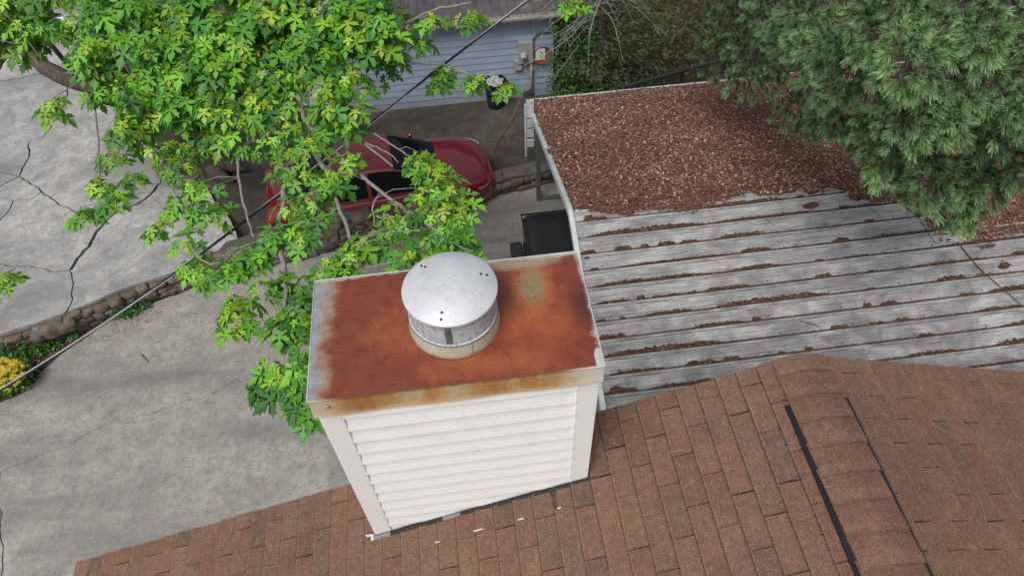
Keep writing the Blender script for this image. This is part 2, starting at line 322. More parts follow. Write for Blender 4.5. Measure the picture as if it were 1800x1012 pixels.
m_grey = flat('grey_meter_paint', (.34, .34, .325), .55, .1, .1, 18); m_glass = flat('clear_glass', (.10, .11, .12), .08, 0, 0)
m_red = NT('red_car_paint'); m_red = m_red.done((.165, .006, .011), .28, .15, Coat_Weight=1., Coat_Roughness=.04)
m_wpaint = NT('white_car_paint').done((.72, .73, .74), .35, 0., Coat_Weight=1., Coat_Roughness=.05)
m_cglass = NT('dark_car_glass').done((.005, .006, .007), .06, 0., spec=.22)
m_rubber = flat('tyre_rubber', (.02, .02, .02), .85); m_alloy = galv('wheel_alloy', (.35, .36, .37), (.45, .46, .47), .8, .35); m_chrome = NT('chrome').done((.75, .76, .78), .12, 1.)
m_tail = NT('tail_lamp_red').done((.32, .008, .006), .15, 0., Coat_Weight=.6); m_hlamp = NT('head_lamp').done((.5, .5, .52), .1, .3)
m_vinylb = flat('black_bed_cover', (.012, .012, .014), .62, 0, .3, 50); m_tblack = NT('black_car_paint').done((.008, .009, .012), .3, 0., Coat_Weight=.8)
m_bin = flat('navy_bin_plastic', (.012, .016, .026), .45); m_bag = flat('bin_bag', (.42, .43, .43), .4, 0, .05, 20, .4)
m_cord = flat('orange_cord', (.30, .075, .03), .6); m_cable = flat('black_cable', (.012, .012, .014), .5, 0, .2, 40); m_wire = galv('bare_aluminium_wire', (.50, .51, .53), (.66, .67, .69), .5, .42)
m_moss = flat('moss', (.07, .075, .015), .95, 0, .4, 40, .6)

# ------------------------------------------------------------------ ground, slabs
WALL_TOP = [(-11.5, 5.3), (-9.2, 6.35), (-7.76, 6.92), (-7.2, 7.12), (-6.6, 7.32), (-5.7, 7.72), (-4.7, 8.13), (-3.2, 8.46), (-1.75, 8.66), (-.8, 8.95), (1.45, 9.73), (2.4, 9.92), (3.6, 10.2)]   # foot of the stone wall
def wall_h(x): return float(np.interp(x, [-9, -4.6, -3.2, -1.9, -.9, 1.4, 2.4], [.5, .5, .6, .75, .63, .35, .32]))
def upz(x): return float(np.interp(x, [-4.3, -2.9], [.40, 0.]))     # parking pad falls away from the upper drive
def wall_y(x):
    P = WALL_TOP
    if x <= P[0][0]: return P[0][1]+(x-P[0][0])*.45
    for a, b in zip(P, P[1:]):
        if x <= b[0]: return a[1]+(b[1]-a[1])*(x-a[0])/(b[0]-a[0])
    return 10.2+min(x-3.6, 2)*.2
def gfn():
    xs = np.concatenate([[-160, -80, -40, -24], np.arange(-16, 20.1, .8), [28, 45, 90, 160]]); mb = MB(); rows = []
    offs = [-160, -60, -25, -12, -6, -3, -1, .10, .16, .5, 1.5, 3, 5, 7, 9, 12, 16, 25, 50, 160]
    vv = []
    for o in offs:
        for x in xs:
            y = wall_y(min(max(x, -12), 8))+o
            z = -.04 if o < .12 else upz(x)-(.2 if o < 6 else .05)
            if o > 9: z += (o-9)*.02
            vv.append((x, y, z+(rng.uniform(-.015, .015) if abs(x) < 20 else 0)))
    n = len(xs); ff = [(j*n+i, j*n+i+1, (j+1)*n+i+1, (j+1)*n+i) for j in range(len(offs)-1) for i in range(n-1)]
    return mb.add(vv, ff)
struct(gfn().build('ground', m_soil), 'dark bare woodland soil around the driveways')

def jag(a, b, amp, seed, depth=3):
    r_ = random.Random(seed); pts = [np.array(a, float), np.array(b, float)]
    for d in range(depth):
        out = [pts[0]]
        for p, q in zip(pts, pts[1:]):
            L = np.linalg.norm(q-p); nrm = np.array([-(q-p)[1], (q-p)[0]])/max(L, 1e-6)
            out += [(p+q)/2+nrm*L*amp*r_.uniform(-1, 1), q]
        pts = out
    return pts
EDG = {}
def edge(k, pts, w, amp=.10, z=.5):      # polyline given in picture points lying on the slab plane
    P = [onz(*p, z)[:2] for p in pts]; out = [P[0]]
    for i, (a, b) in enumerate(zip(P, P[1:])): out += jag(a, b, amp, hash((len(k), sum(map(ord, k)), i)) % 9999)[1:]
    EDG[k] = (out, w)
def slab(parent, keys, z0, z1, mat):
    poly = []; ws = []
    for k in keys:
        pts, w = EDG[k.strip('-')]; pts = pts[::-1] if k[0] == '-' else pts
        poly += pts[:-1]; ws += [w]*(len(pts)-1)
    n = len(poly); A = sum(poly[i][0]*poly[(i+1) % n][1]-poly[(i+1) % n][0]*poly[i][1] for i in range(n))
    if A < 0: poly = poly[::-1]; ws = ws[::-1]; ws = ws[1:]+ws[:1]
    out = []
    for i in range(n):
        a, b, c_ = poly[i-1], poly[i], poly[(i+1) % n]; t = (c_-a)/max(np.linalg.norm(c_-a), 1e-6); out.append(b+np.array([-t[1], t[0]])*ws[i])
    dz = random.uniform(-.006, .006)
    return MB().prism(out, z0, z1+dz).build('slab', mat, parent)
up = struct(link('upper_driveway', None), 'pale cracked concrete upper driveway')
T, M_, H = .004, .019, .030
edge('L_T0', [(60, -60), (25, 85), (-12, 144)], T); edge('A', [(-12, 144), (35, 138), (80, 128), (117, 133)], M_)
edge('B0', [(117, 133), (112, 60), (108, -60)], T); edge('TT', [(108, -60), (60, -60)], T)
edge('B', [(117, 133), (118, 170), (108, 195), (76, 240)], M_); edge('J12', [(52, 248), (76, 241)], T, .02); edge('J01', [(-90, 266), (52, 248)], T, .02); edge('L_A', [(-12, 144), (-90, 266)], T)
edge('J23', [(76, 241), (151, 233), (300, 214)], T, .02); edge('R3', [(300, 214), (262, 60), (250, -60)], T); edge('TT3', [(250, -60), (108, -60)], T)
edge('C', [(52, 248), (45, 285), (32, 310)], M_); edge('N0', [(32, 310), (0, 303), (-90, 300)], .014); edge('L_4', [(-90, 300), (-90, 266)], T)
edge('N1', [(32, 310), (0, 328), (-30, 341)], .012); edge('N2', [(-30, 341), (-90, 362)], .012); edge('L_5', [(-90, 362), (-90, 300)], T)
edge('MQ', [(32, 310), (60, 325), (72, 337)], .016); edge('QD', [(72, 337), (105, 360), (130, 372), (193, 381)], .016)
edge('Q12', [(72, 337), (55, 350), (22, 353)], .010); edge('Q2P', [(22, 353), (0, 346), (-30, 341)], .006); edge('Q2R', [(22, 353), (0, 387), (-90, 440)], .010); edge('L_8', [(-90, 440), (-90, 362)], T)
edge('D0', [(282, 320), (255, 350), (193, 381)], H); edge('D1', [(193, 381), (165, 415), (140, 450), (122, 475)], H+.004); edge('D2', [(122, 475), (118, 545)], .011)
edge('J3D', [(300, 214), (300, 262), (282, 320)], T); edge('E', [(122, 475), (60, 470), (0, 463), (-90, 452)], .012); edge('L_9', [(-90, 452), (-90, 440)], T)
edge('WL', [(118, 548), (60, 568), (0, 588), (-90, 625)], T, .05); edge('L_10', [(-90, 625), (-90, 452)], T)
edge('WR', [(118, 548), (230, 502), (340, 464), (421, 430)], T, .04); edge('G', [(421, 430), (412, 400), (395, 370), (365, 330)], .012, .05); edge('GD', [(365, 330), (325, 318), (282, 320)], T)
for ks in (['L_T0', 'A', 'B0', 'TT'], ['A', 'B', '-J12', '-J01', '-L_A'], ['-B0', 'B', 'J23', 'R3', 'TT3'], ['J01', 'C', 'N0', 'L_4'], ['N0', '-L_5', '-N2', '-N1'],
           ['J12', 'J23', 'J3D', 'D0', '-QD', '-MQ', '-C'], ['MQ', 'Q12', 'Q2P', '-N1'], ['N2', '-L_8', '-Q2R', 'Q2P'], ['QD', 'D1', 'E', 'L_9', '-Q2R', '-Q12'],
           ['E', '-L_10', '-WL', '-D2'], ['D0', 'D1', 'D2', 'WR', 'G', 'GD']):
    slab(up, ks, .42, .5, m_up)
pad = struct(link('parking_pad', None), 'dark concrete pad by the blue house, stains and shade in its colour')
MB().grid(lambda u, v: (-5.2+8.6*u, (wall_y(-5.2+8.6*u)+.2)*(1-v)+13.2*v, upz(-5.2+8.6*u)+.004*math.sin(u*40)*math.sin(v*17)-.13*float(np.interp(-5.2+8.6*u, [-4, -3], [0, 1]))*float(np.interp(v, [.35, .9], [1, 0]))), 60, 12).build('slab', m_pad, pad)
low = struct(link('lower_driveway', None), 'grey concrete lower driveway beside the house')
edge('c1', [(-140, 880), (0, 829), (50, 810), (73, 797), (100, 790), (120, 783), (160, 758), (227, 735), (267, 727), (327, 703), (430, 662)], .006, .09, 0)
edge('c2', [(430, 662), (560, 600), (700, 560)], .0015, .06, 0)
def raw(k, pts): EDG[k] = ([np.array(p, float) for p in pts], .003)
raw('w1', [EDG['c1'][0][0], (-10.8, 4.6), (-9.0, 5.35)]+[onz(*p, 0)[:2] for p in ((40, 690), (70, 655), (110, 620), (150, 590), (190, 565), (230, 545), (260, 535), (300, 520))]+[(x, wall_y(x)+.03) for x in (-5.2, -4.5, -3.7, -2.2, -1.2, .2, 1.3, 2.4, 3.6)]+[(12, 10.4), (12, 3), EDG['c2'][0][-1]])
slab(low, ['c1', 'c2', '-w1'], -.1, 0, m_low)
edge('v1', [(0, 829), (3, 900), (6, 960), (0, 1040)], .007, .07, 0)
ip = min(range(len(EDG['c1'][0])), key=lambda i: np.linalg.norm(EDG['c1'][0][i]-EDG['v1'][0][0]))
EDG['c1a'] = (EDG['c1'][0][:ip+1], .006); EDG['c1b'] = (EDG['c1'][0][ip:], .006)
v_end = EDG['v1'][0][-1]
raw('o1', [EDG['c2'][0][-1], (12, 2.95), (12, -9), (-6.4, -9), v_end]); slab(low, ['c1b', 'c2', 'o1', '-v1'], -.1, 0, m_low)
raw('o2', [v_end, (-6.45, -9), (-13, -9), (-13, 2), EDG['c1'][0][0]]); slab(low, ['c1a', 'v1', 'o2'], -.1, 0, m_low)
bed = [(x, wall_y(x)+.05) for x in (-11, -9.2, -7.8, -7.2, -6.7, -5.6, -5.1)]+[onz(*p, 0)[:2] for p in ((300, 526), (230, 552), (150, 600), (70, 665), (30, 700))]+[(-9.2, 5.2), (-11, 4.4)]
struct(MB().prism([(float(a), float(b)) for a, b in bed], -.08, -.012).build('planting_bed', m_bed), 'brown soil bed at the foot of the stone wall')

# ------------------------------------------------------------------ stone retaining wall
wall = thing('retaining_wall', 'low dry stone retaining wall between the two driveways', 'wall')
def stone_mesh(seed):
    r_ = random.Random(seed); bm = bmesh.new(); bmesh.ops.create_cube(bm, size=1); bmesh.ops.subdivide_edges(bm, edges=bm.edges, cuts=2, use_grid_fill=True)
    for v in bm.verts:
        d = v.co.normalized(); v.co = v.co*.76+d*.155; v.co += Vector([r_.uniform(-.06, .06) for _ in range(3)])
    sk = r_.uniform(-.15, .15)
    for v in bm.verts: v.co.x += v.co.z*sk
    me = bpy.data.meshes.new('stone'); bm.to_mesh(me); bm.free(); me.materials.append(m_stone); me.polygons.foreach_set('use_smooth', [True]*len(me.polygons)); return me
SM = [stone_mesh(i) for i in range(10)]
def put_stone(x, y, z, sx, sy, sz, rz, tilt=0):
    o = link('stone', random.choice(SM), wall); o.location = (x, y, z); o.scale = (sx, sy, sz); o.rotation_euler = (random.uniform(-.12, .12), tilt, rz); return o
mbw = MB(); xs = np.arange(-10.5, 3.5, .35)
f_ = [(x, wall_y(x)+.06) for x in xs]; b_ = [(x, wall_y(x)+.42) for x in xs]
vv = []
for (x, y), (x2, y2) in zip(f_, b_): vv += [(x, y, -.1), (x, y, wall_h(x)-.05+.02*math.sin(x*7)), (x2, y2, wall_h(x)-.05), (x2, y2, -.1)]
mbw.add(vv, [(4*i+k, 4*i+(k+1) % 4, 4*i+4+(k+1) % 4, 4*i+4+k) for i in range(len(xs)-1) for k in range(4)]).build('core', m_mortar, wall)
x = -8.6
for ri in range(6):
    x = -9.2+random.uniform(0, .2)
    while x < 3.3:
        w = random.uniform(.15, .36)*(1.15 if ri == 0 else 1); k = x+w/2; a = math.atan2(wall_y(k+.1)-wall_y(k-.1), .2); hh = random.uniform(.058, .08); z = ri*.133
        if z+.135 < wall_h(k)+.01 and not (z+.2 > wall_h(k) and random.random() < .15):
            put_stone(k, wall_y(k)+.05+ri*.012+random.uniform(-.03, .025), z+hh+random.uniform(-.02, .02), w*1.12, random.uniform(.20, .28), hh*2.35*random.uniform(.85, 1.15), a+random.uniform(-.14, .14), random.uniform(-.16, .16))
        x += w
for px, py, s_ in ((47, 567, .30), (95, 577, .34), (20, 572, .22), (70, 590, .2), (120, 570, .26)):
    p = onz(px, py, .3); put_stone(p[0], p[1], .33, s_*1.3, s_, s_*.8, random.uniform(0, 2))
cap = [(x, wall_y(x)+.02) for x in np.arange(-3.6, 3.4, .25)]
for i in range(0, 27, 3):                  # mortar-bedded cap pieces along the pad
    pr = cap[i:i+4]
    if len(pr) < 2: break
    pr = [(p[0]+(.008 if j == 0 else -.008 if j == len(pr)-1 else 0), p[1]+random.uniform(-.015, .015)) for j, p in enumerate(pr)]
    zc_ = [wall_h(p[0]) for p in pr]; n = len(pr); dz_ = random.uniform(-.012, .012)
    vv = [(p[0], p[1]+dy, z_+dz_+dd) for dd in (-.08, .0) for dy in (0, .34) for p, z_ in zip(pr, zc_)]
    ff = []
    for q in range(n-1): ff += [(2*n+q, 2*n+q+1, 3*n+q+1, 3*n+q), (q, n+q, n+q+1, q+1), (q, q+1, 2*n+q+1, 2*n+q), (n+q, 3*n+q, 3*n+q+1, n+q+1)]
    ff += [(0, 2*n, 3*n, n), (n-1, 2*n-1, 4*n-1, 3*n-1)]
    MB().add(vv, ff).build('cap_slab', m_mortar, wall)

# ------------------------------------------------------------------ house with shingle roof
RX, RZ, RK, EX = 2.395, 6.718+2.395/3, .36, -2.05        # ridge x, ridge z, rake y, left eave x
house = thing('house', 'house with brown asphalt shingle gable roof below the white chimney', 'house')
def roofz(x): return RZ-abs(x-RX)/3
MB().add([(EX, RK-.012, roofz(EX)-.012), (RX, RK-.012, RZ-.012), (RX, -9, RZ-.012), (EX, -9, roofz(EX)-.012), (6.84, RK-.012, roofz(6.84)-.012), (6.84, -9, roofz(6.84)-.012),
          (EX, RK-.012, roofz(EX)-.05), (RX, RK-.012, RZ-.05), (RX, -9, RZ-.05), (EX, -9, roofz(EX)-.05), (6.84, RK-.012, roofz(6.84)-.05), (6.84, -9, roofz(6.84)-.05)],
         [(0, 3, 2, 1), (1, 2, 5, 4), (6, 7, 8, 9), (7, 10, 11, 8), (0, 1, 7, 6), (1, 4, 10, 7), (0, 6, 9, 3), (4, 5, 11, 10)]).build('roof_deck', m_felt, house)
mb = MB(); mb.add([(EX+.35, .0, 0), (6.5, 0, 0), (6.5, 0, roofz(6.5)-.06), (RX, 0, RZ-.06), (EX+.35, 0, roofz(EX+.35)-.06)]+[(EX+.35, -8.7, 0), (6.5, -8.7, 0), (6.5, -8.7, roofz(6.5)-.06), (RX, -8.7, RZ-.06), (EX+.35, -8.7, roofz(EX+.35)-.06)],
       [(4, 3, 2, 1, 0), (5, 6, 7, 8, 9), (0, 1, 6, 5), (1, 2, 7, 6), (2, 3, 8, 7), (3, 4, 9, 8), (4, 0, 5, 9)]).build('wall', m_vinyl, house)
for sx, nm in ((-1, 'l'), (1, 'r')):
    x1 = EX if sx < 0 else 6.84
    MB().add([(RX, RK-.018, RZ-.055), (x1, RK-.018, roofz(x1)-.055), (x1, RK-.018, roofz(x1)-.21), (RX, RK-.018, RZ-.21), (RX, RK-.045, RZ-.055), (x1, RK-.045, roofz(x1)-.055), (x1, RK-.045, roofz(x1)-.21), (RX, RK-.045, RZ-.21)],
             [(0, 1, 2, 3), (7, 6, 5, 4), (0, 4, 5, 1), (1, 5, 6, 2), (2, 6, 7, 3)]).build('rake_board', m_white, house)
g = MB()                                    # eave gutter, open trough
prof = [(0, 0), (-.005, -.10), (-.09, -.115), (-.125, -.06), (-.125, .0), (-.110, .002), (-.110, -.055), (-.085, -.10), (-.02, -.088)]
y0_, y1_ = -9, .30
vv = [(EX+.02+a, y, roofz(EX)-.02+b) for y in (y0_, y1_) for a, b in prof]; n = len(prof)
g.add(vv, [(i, i+1, n+i+1, n+i) for i in range(n-1)]+[tuple(range(n, n+5))]).build('gutter', m_white, house)
slope = math.atan(1/3); EXPO, TAB = .112, .272; du = EXPO*math.cos(slope)
def tab_mesh(w, broken=False):
    t = .0045; u0, u1 = -.002, EXPO+.05; b = .0075; g_ = .0026
    top = [(0, g_), (0, w-g_)] if not broken else [(0, g_), (.0, w*.55), (.022, w*.62), (.018, w*.8), (.03, w-g_)]
    n = len(top); ring = [(u, v) for u, v in top]+[(u1, w-g_), (u1, g_)]
    def P(u, v, z): return (u, v, z+b*(1-u/EXPO)+.001)
    vv = [P(u, v, t) for u, v in ring]+[P(u, v, -.0035) for u, v in ring]; m = len(ring)
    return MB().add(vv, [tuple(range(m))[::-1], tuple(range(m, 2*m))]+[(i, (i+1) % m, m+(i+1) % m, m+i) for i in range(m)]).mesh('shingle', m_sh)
TM = {}
def get_tab(w, br=False):
    k = (round(w, 3), br)
    if k not in TM: TM[k] = tab_mesh(w, br)
    return TM[k]
cand = []
for side in (-1, 1):
    nc = 42
    for ci in range(nc):
        xb = (EX-.015+ci*du) if side < 0 else (6.84+.015-ci*du)      # butt (lower) edge of the course
        if (side < 0 and xb > RX-.155) or (side > 0 and xb < RX+.155): continue
        y = RK+.012; k = 0; first = .10 if ci % 2 else .236
        while y > -8.9:
            w = first if k == 0 else TAB; k += 1
            px, py, zz = proj((xb-side*.05, y-w/2, roofz(xb)))
            vis = zz > 0 and -60 < px < 1860 and py < 1075
            cand.append((zz if vis else 1e3+abs(y), side, xb, y, w)); y -= w
cand.sort(key=lambda c_: c_[0])
far = MB()
for i, (d, side, xb, y, w) in enumerate(cand):
    zb = roofz(xb)
    if i < 300 and d < 900:
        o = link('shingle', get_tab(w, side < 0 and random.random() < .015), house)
        M3 = Matrix(((-side, 0, 0), (0, -1 if side < 0 else 1, 0), (0, 0, 1)))
        if side < 0: o.matrix_world = Matrix.Translation((xb, y-w+random.uniform(-.003, .003), zb)) @ Matrix.Rotation(-slope, 4, 'Y')
        else: o.matrix_world = Matrix.Translation((xb, y+random.uniform(-.003, .003), zb)) @ Matrix.Rotation(slope, 4, 'Y') @ Matrix.Rotation(math.pi, 4, 'Z')
        o.rotation_euler.x += random.uniform(-.004, .004)
    else:
        s_ = -side; c_ = [random.random()]*3; L = (EXPO+.03); cs, sn = math.cos(slope), math.sin(slope)
        a = [(xb, y-.003, zb+.012), (xb, y-w+.003, zb+.012), (xb+s_*L*cs, y-w+.003, zb+L*sn+.003), (xb+s_*L*cs, y-.003, zb+L*sn+.003)]
        bq = [(p[0], p[1], p[2]-.008) for p in a[:2]]
        far.add(a+bq, [(0, 1, 2, 3) if s_ < 0 else (3, 2, 1, 0), (0, 4, 5, 1)], c_)
far.build('shingle_field', m_shf, house, attr=True)['kind'] = 'stuff'
# ridge vent and its cap shingles
VX, VH = .140, -.008
def cap_piece(y, base_h, vent, L=.19, nose=True):
    def fn(u, v):
        a = (u-.5)*2; x = a*(VX+.005); z = base_h-(math.sqrt(x*x+.0035)-.059)/3*.95 - (.008*a*a) + (1-v)*.022
        return (x+math.sin(y*31)*.004, -v*0+v*L, z)
    m = MB().grid(fn, 8, 3)
    top = list(m.v); n = len(top); m.add([(p[0], p[1]+.002, p[2]-.0045) for p in top[:9]], []); m.f += [(i, n+i, n+i+1, i+1) for i in range(8)]
    o = m.build('ridge_cap_shingle', m_shc, house, smooth=True); o.location = (RX, y, RZ+VH); return o
yy = -1.75; i = 0
while yy < .30:
    cap_piece(yy, .032 if yy < .02 else .026, yy < .02, min(.19, RK+.01-yy)); yy += .143*random.uniform(.96, 1.04); i += 1
for s_ in (-1, 1):
    v = link('ridge_vent', None, house)
    m = MB(); zz = RZ-VX/3+.017
    m.add([(RX+s_*(VX+.006), -8.8, zz-.005), (RX+s_*(VX+.006), .105, zz-.005), (RX+s_*(VX-.03), .105, zz+.024), (RX+s_*(VX-.03), -8.8, zz+.024), (RX+s_*(VX+(.024 if s_ > 0 else .013)), .105, zz-.010), (RX+s_*(VX+(.024 if s_ > 0 else .013)), -8.8, zz-.010)],
          [(0, 1, 2, 3), (0, 5, 4, 1)]); m.build('vent_baffle', m_bmetal, v)
    fin = MB().box(0, .020, -.0035, .0035, 0, .014).mesh('vent_fin', m_bmetal); fins = MB()
    y = .10; k = 0
    while y > -1.2:
        px, py, _ = proj((RX, y, RZ))
        if py < 1030:
            o = link('vent_fin', fin, v); o.location = (RX+s_*(VX+(.012 if s_ > 0 else .002))-(.0 if s_ > 0 else .02), y, zz-.010); k += 1
        y -= .0105
    m = MB().tube([(RX+s_*(VX+.010), .10, zz-.004), (RX+s_*(VX+.010), -8.8, zz-.004)], .004, 5); m.build('vent_edge', m_bmetal, v)
# exposed nail strips, a loose flashing bit and twigs on the shingles
def on_roof(px, py, h=.01, right=False):
    return onplane(px, py, (RX, 0, RZ+h), (1/3, 0, 1) if right else (-1/3, 0, 1))
for px, py, L in ((765, 953, .025), (833, 933, .05), (910, 913, .035), (980, 893, .02)):
    p = on_roof(px, py, .013); b = MB().box(0, L, -.003, .003, 0, .003).build('flashing_strip', m_white, house); b.location = p; b.rotation_euler = (0, -slope, 0)
p = on_roof(655, 940, .012); MB().box(-.035, .006, -.006, .004, 0, .008).box(-.008, .006, -.03, -.007, 0, .008).build('flashing_strip', m_white, house).location = p

# ------------------------------------------------------------------ chimney
m_stain0 = flat('dull_flashing', (.20, .19, .18), .6)
CW, CD, CT, FL = 1.22, .637, 8.25, .118
chim = thing('chimney', 'white vinyl sided chimney chase with rusted metal top and round flue cap', 'chimney', (0, 0, 0))
MB().box(.03, CW-.03, .03, CD-.03, 0, CT-.01).build('core', m_vinyl, chim)
def cover_z(x, y):      # slightly dished sheet with cross breaks up to the flue
    a = min(x, CW-x)/.5; b = min(y, CD-y)/.3; t = max(0, min(1, min(a, b))); return CT-.004+.016*t+.0025*math.sin(x*9+y*4)*t
cov = MB().grid(lambda u, v: (u*CW, v*CD, cover_z(u*CW, v*CD)), 48, 24).build('cover', m_rust, chim, smooth=True)
for nm, a, b, nrm in (('front', (0, 0), (CW, 0), (0, -1)), ('right', (CW, 0), (CW, CD), (1, 0)), ('back', (CW, CD), (0, CD), (0, 1)), ('left', (0, CD), (0, 0), (-1, 0))):
    m = MB(); a = np.array(a); b = np.array(b); nv = np.array(nrm)
    def fl(u, v, o=0.):
        p = a+(b-a)*u+nv*(-.004-.0+o+(v*.010 if v < .99 else .014)+.0025*math.sin(u*17)*v); return (p[0], p[1], CT-.003-v*FL)
    m.grid(lambda u, v: fl(u, v), 24, 5); m.build('flashing', m_flash, chim, smooth=True)
hem = MB().tube([(0, -.003, CT-.004), (CW, -.003, CT-.004)], .0035, 6).build('hem', m_flash, chim)
MB().tube([(0, -.003, CT-.004), (0, CD, CT-.004), (CW, CD, CT-.004), (CW, -.003, CT-.004)], .0032, 6).build('hem', m_trim, chim)
MB().lathe([(.012, 0), (.012, .003), (.005, .005), (0, .005)], n=10).build('screw', m_flash, chim).matrix_world = Matrix.Translation((.068, -.006, CT-.052)) @ Matrix.Rotation(R(90), 4, 'X')
# step flashing, its dark colour standing in for the gap shadow at the shingles
for k in range(12):
    x0 = .0+k*.102; x1 = x0+.098; y_ = -.006-random.uniform(0, .010)
    MB().add([(x0, y_, roofz(x0)+.012), (x1, y_, roofz(x1)+.012), (x1, .02, roofz(x1)+.016), (x0, .02, roofz(x0)+.016), (x0, .008, roofz(x0)+.026), (x1, .008, roofz(x1)+.026), (x0, .004, roofz(x0)+.017), (x1, .004, roofz(x1)+.017)], [(0, 1, 7, 6), (6, 7, 5, 4)]).build('gap_shadow_flashing', m_felt if random.random() < .85 else m_stain0, chim)
# siding courses
DZ, Z0 = .1104, CT-.3067
def course(L):     # one lap: hung from a recessed top, butt edge proud, small return under it
    pr = [(.0, DZ+.0), (-.004, DZ*.55), (-.012, .006), (-.012, 0), (-.001, -.002)]
    n = len(pr); vv = [(x, a, b) for x in (0, L) for a, b in pr]
    return MB().add(vv, [(i, n+i, n+i+1, i+1) for i in range(n-1)]).mesh('siding_board', m_vinyl)
cf, cs_ = course(CW-.19), course(CD-.19)
for i in range(-1, 70):
    z = Z0-i*DZ
    if z < 0: break
    if z > 6.4:
        o = link('siding_board', cf, chim); o.location = (.095, .022, z)
    if z > 5.6:
        o = link('siding_board', cs_, chim); o.location = (CW-.022, .095, z); o.rotation_euler = (0, 0, R(90))
        o = link('siding_board', cs_, chim); o.location = (.022, CD-.095, z); o.rotation_euler = (0, 0, R(-90))
for (x, y, sx, sy) in ((.010, .010, 1, 1), (CW-.010, .010, -1, 1), (.010, CD-.010, 1, -1), (CW-.010, CD-.010, -1, -1)):
    w, t = .098, .016; pl = [(0, 0), (w, 0), (w, t), (t, t), (t, w), (0, w)]; pl = [(x+sx*a, y+sy*b) for a, b in pl]
    if sx*sy < 0: pl = pl[::-1]
    zb = 0 if y > .3 else roofz(x)-.06
    MB().prism(pl, zb, CT-.02).build('corner_post', m_vinyl2, chim, bevel=.003)
# flue
fx, fy = .622, .31
fl_ = link('flue', None, chim)
MB().lathe([(.199, .008), (.197, .016), (.188, .075), (.186, .078), (.15, .08)], (fx, fy, CT), 56).build('storm_collar', m_collar, fl_, smooth=False)
MB().box(-.002, .002, -.0015, .0015, 0, .064).build('collar_seam', m_collar, fl_).matrix_world = Matrix.Translation((fx+.06, fy-.188, CT+.014)) @ Matrix.Rotation(R(18), 4, 'Z')
MB().lathe([(.186, .078), (.190, .082), (.190, .088), (.184, .090), (.182, .196), (.184, .202), (.176, .204), (.15, .2)], (fx, fy, CT), 56).build('flue_band', m_band, fl_, smooth=False)
MB().lathe([(.187, .0800), (.1925, .083), (.1925, .0860), (.186, .0885)], (fx, fy, CT), 56).build('band_ring', m_post, fl_)
MB().lathe([(.165, .15), (.165, .21)], (fx, fy, CT+.02), 32).build('flue_pipe', m_band, fl_)
capo = MB().lathe([(.05, .226), (.185, .222), (.1955, .222), (.1975, .2245), (.198, .230), (.197, .2345), (.1945, .2362), (.190, .2390), (.170, .2505), (.14, .2640), (.10, .2770), (.06, .2850), (.02, .2888), (0, .289)], (fx, fy, CT), 72).build('rain_cap', m_galv, fl_, smooth=True)
def capz(r_): return CT+np.interp(r_, [0, .02, .06, .1, .14, .17, .19], [.289, .2888, .285, .277, .264, .2505, .239])
scr = MB().lathe([(.0055, -.003), (.0055, .003), (.003, .005), (0, .005)], n=8).mesh('screw', m_bmetal)
ch_ = np.array([fx, fy, CT+.22])
for px, py in ((741, 468.5), (748, 472.5), (845.5, 485), (855.5, 484), (777, 551), (775, 560)):
    q = onz(px, py, CT+.254); r_ = math.hypot(q[0]-fx, q[1]-fy); o = link('screw', scr, capo); o.location = (q[0], q[1], capz(r_)); o.scale = (1.0, 1.0, 1)
m_stain = flat('rust_bleed', (.16, .13, .10), .8, 0, .4, 40)
for ang in (100, 215, 330, 262):
    a = R(ang); rb = .187 if ang == 262 else .172; b = MB().box(-.012, .012, -.0018, .0018, .10 if ang == 262 else .16, .232).build('cap_bracket', m_stain, fl_); b.location = (fx+rb*math.cos(a), fy+rb*math.sin(a), CT); b.rotation_euler = (0, 0, a+R(90))

# ------------------------------------------------------------------ carport
RY, RZC, MF, MBK, CX0, CX1, SP = 5.98, 3.096, .385, .314, 2.30, 11.2, .2596
def cz(y): return RZC-(RY-y)*MF if y < RY else RZC-(y-RY)*MBK
cp = thing('carport', 'open carport with ribbed weathered metal roof strewn with dead leaves', 'carport')
def strip_mesh(sd):
    r_ = random.Random(sd); pr = [(0, 0), (.062, 0), (.066, .004), (.072, .004), (.076, 0), (.122, 0), (.126, .004), (.132, .004), (.136, 0), (.202, 0), (.208, .019), (.212, .022), (.232, .022), (.237, .019), (.247, 0), (SP-.001, 0)]
    n = len(pr); L = CX1-CX0; K = 26; vv = []
    for k in range(K+1):
        w = .004*math.sin(k*.7+sd)+r_.uniform(-.0015, .0015)
        vv += [(L*k/K, -u+w*.6, h+w*.5) for u, h in pr]
    return MB().add(vv, [(k*n+i, (k+1)*n+i, (k+1)*n+i+1, k*n+i+1)[::-1] for k in range(K) for i in range(n-1)]).mesh('roof_strip', m_tin)
ST = [strip_mesh(i) for i in range(4)]
aF, aB = math.atan(MF), math.atan(MBK); U0 = .0
RIBS = []
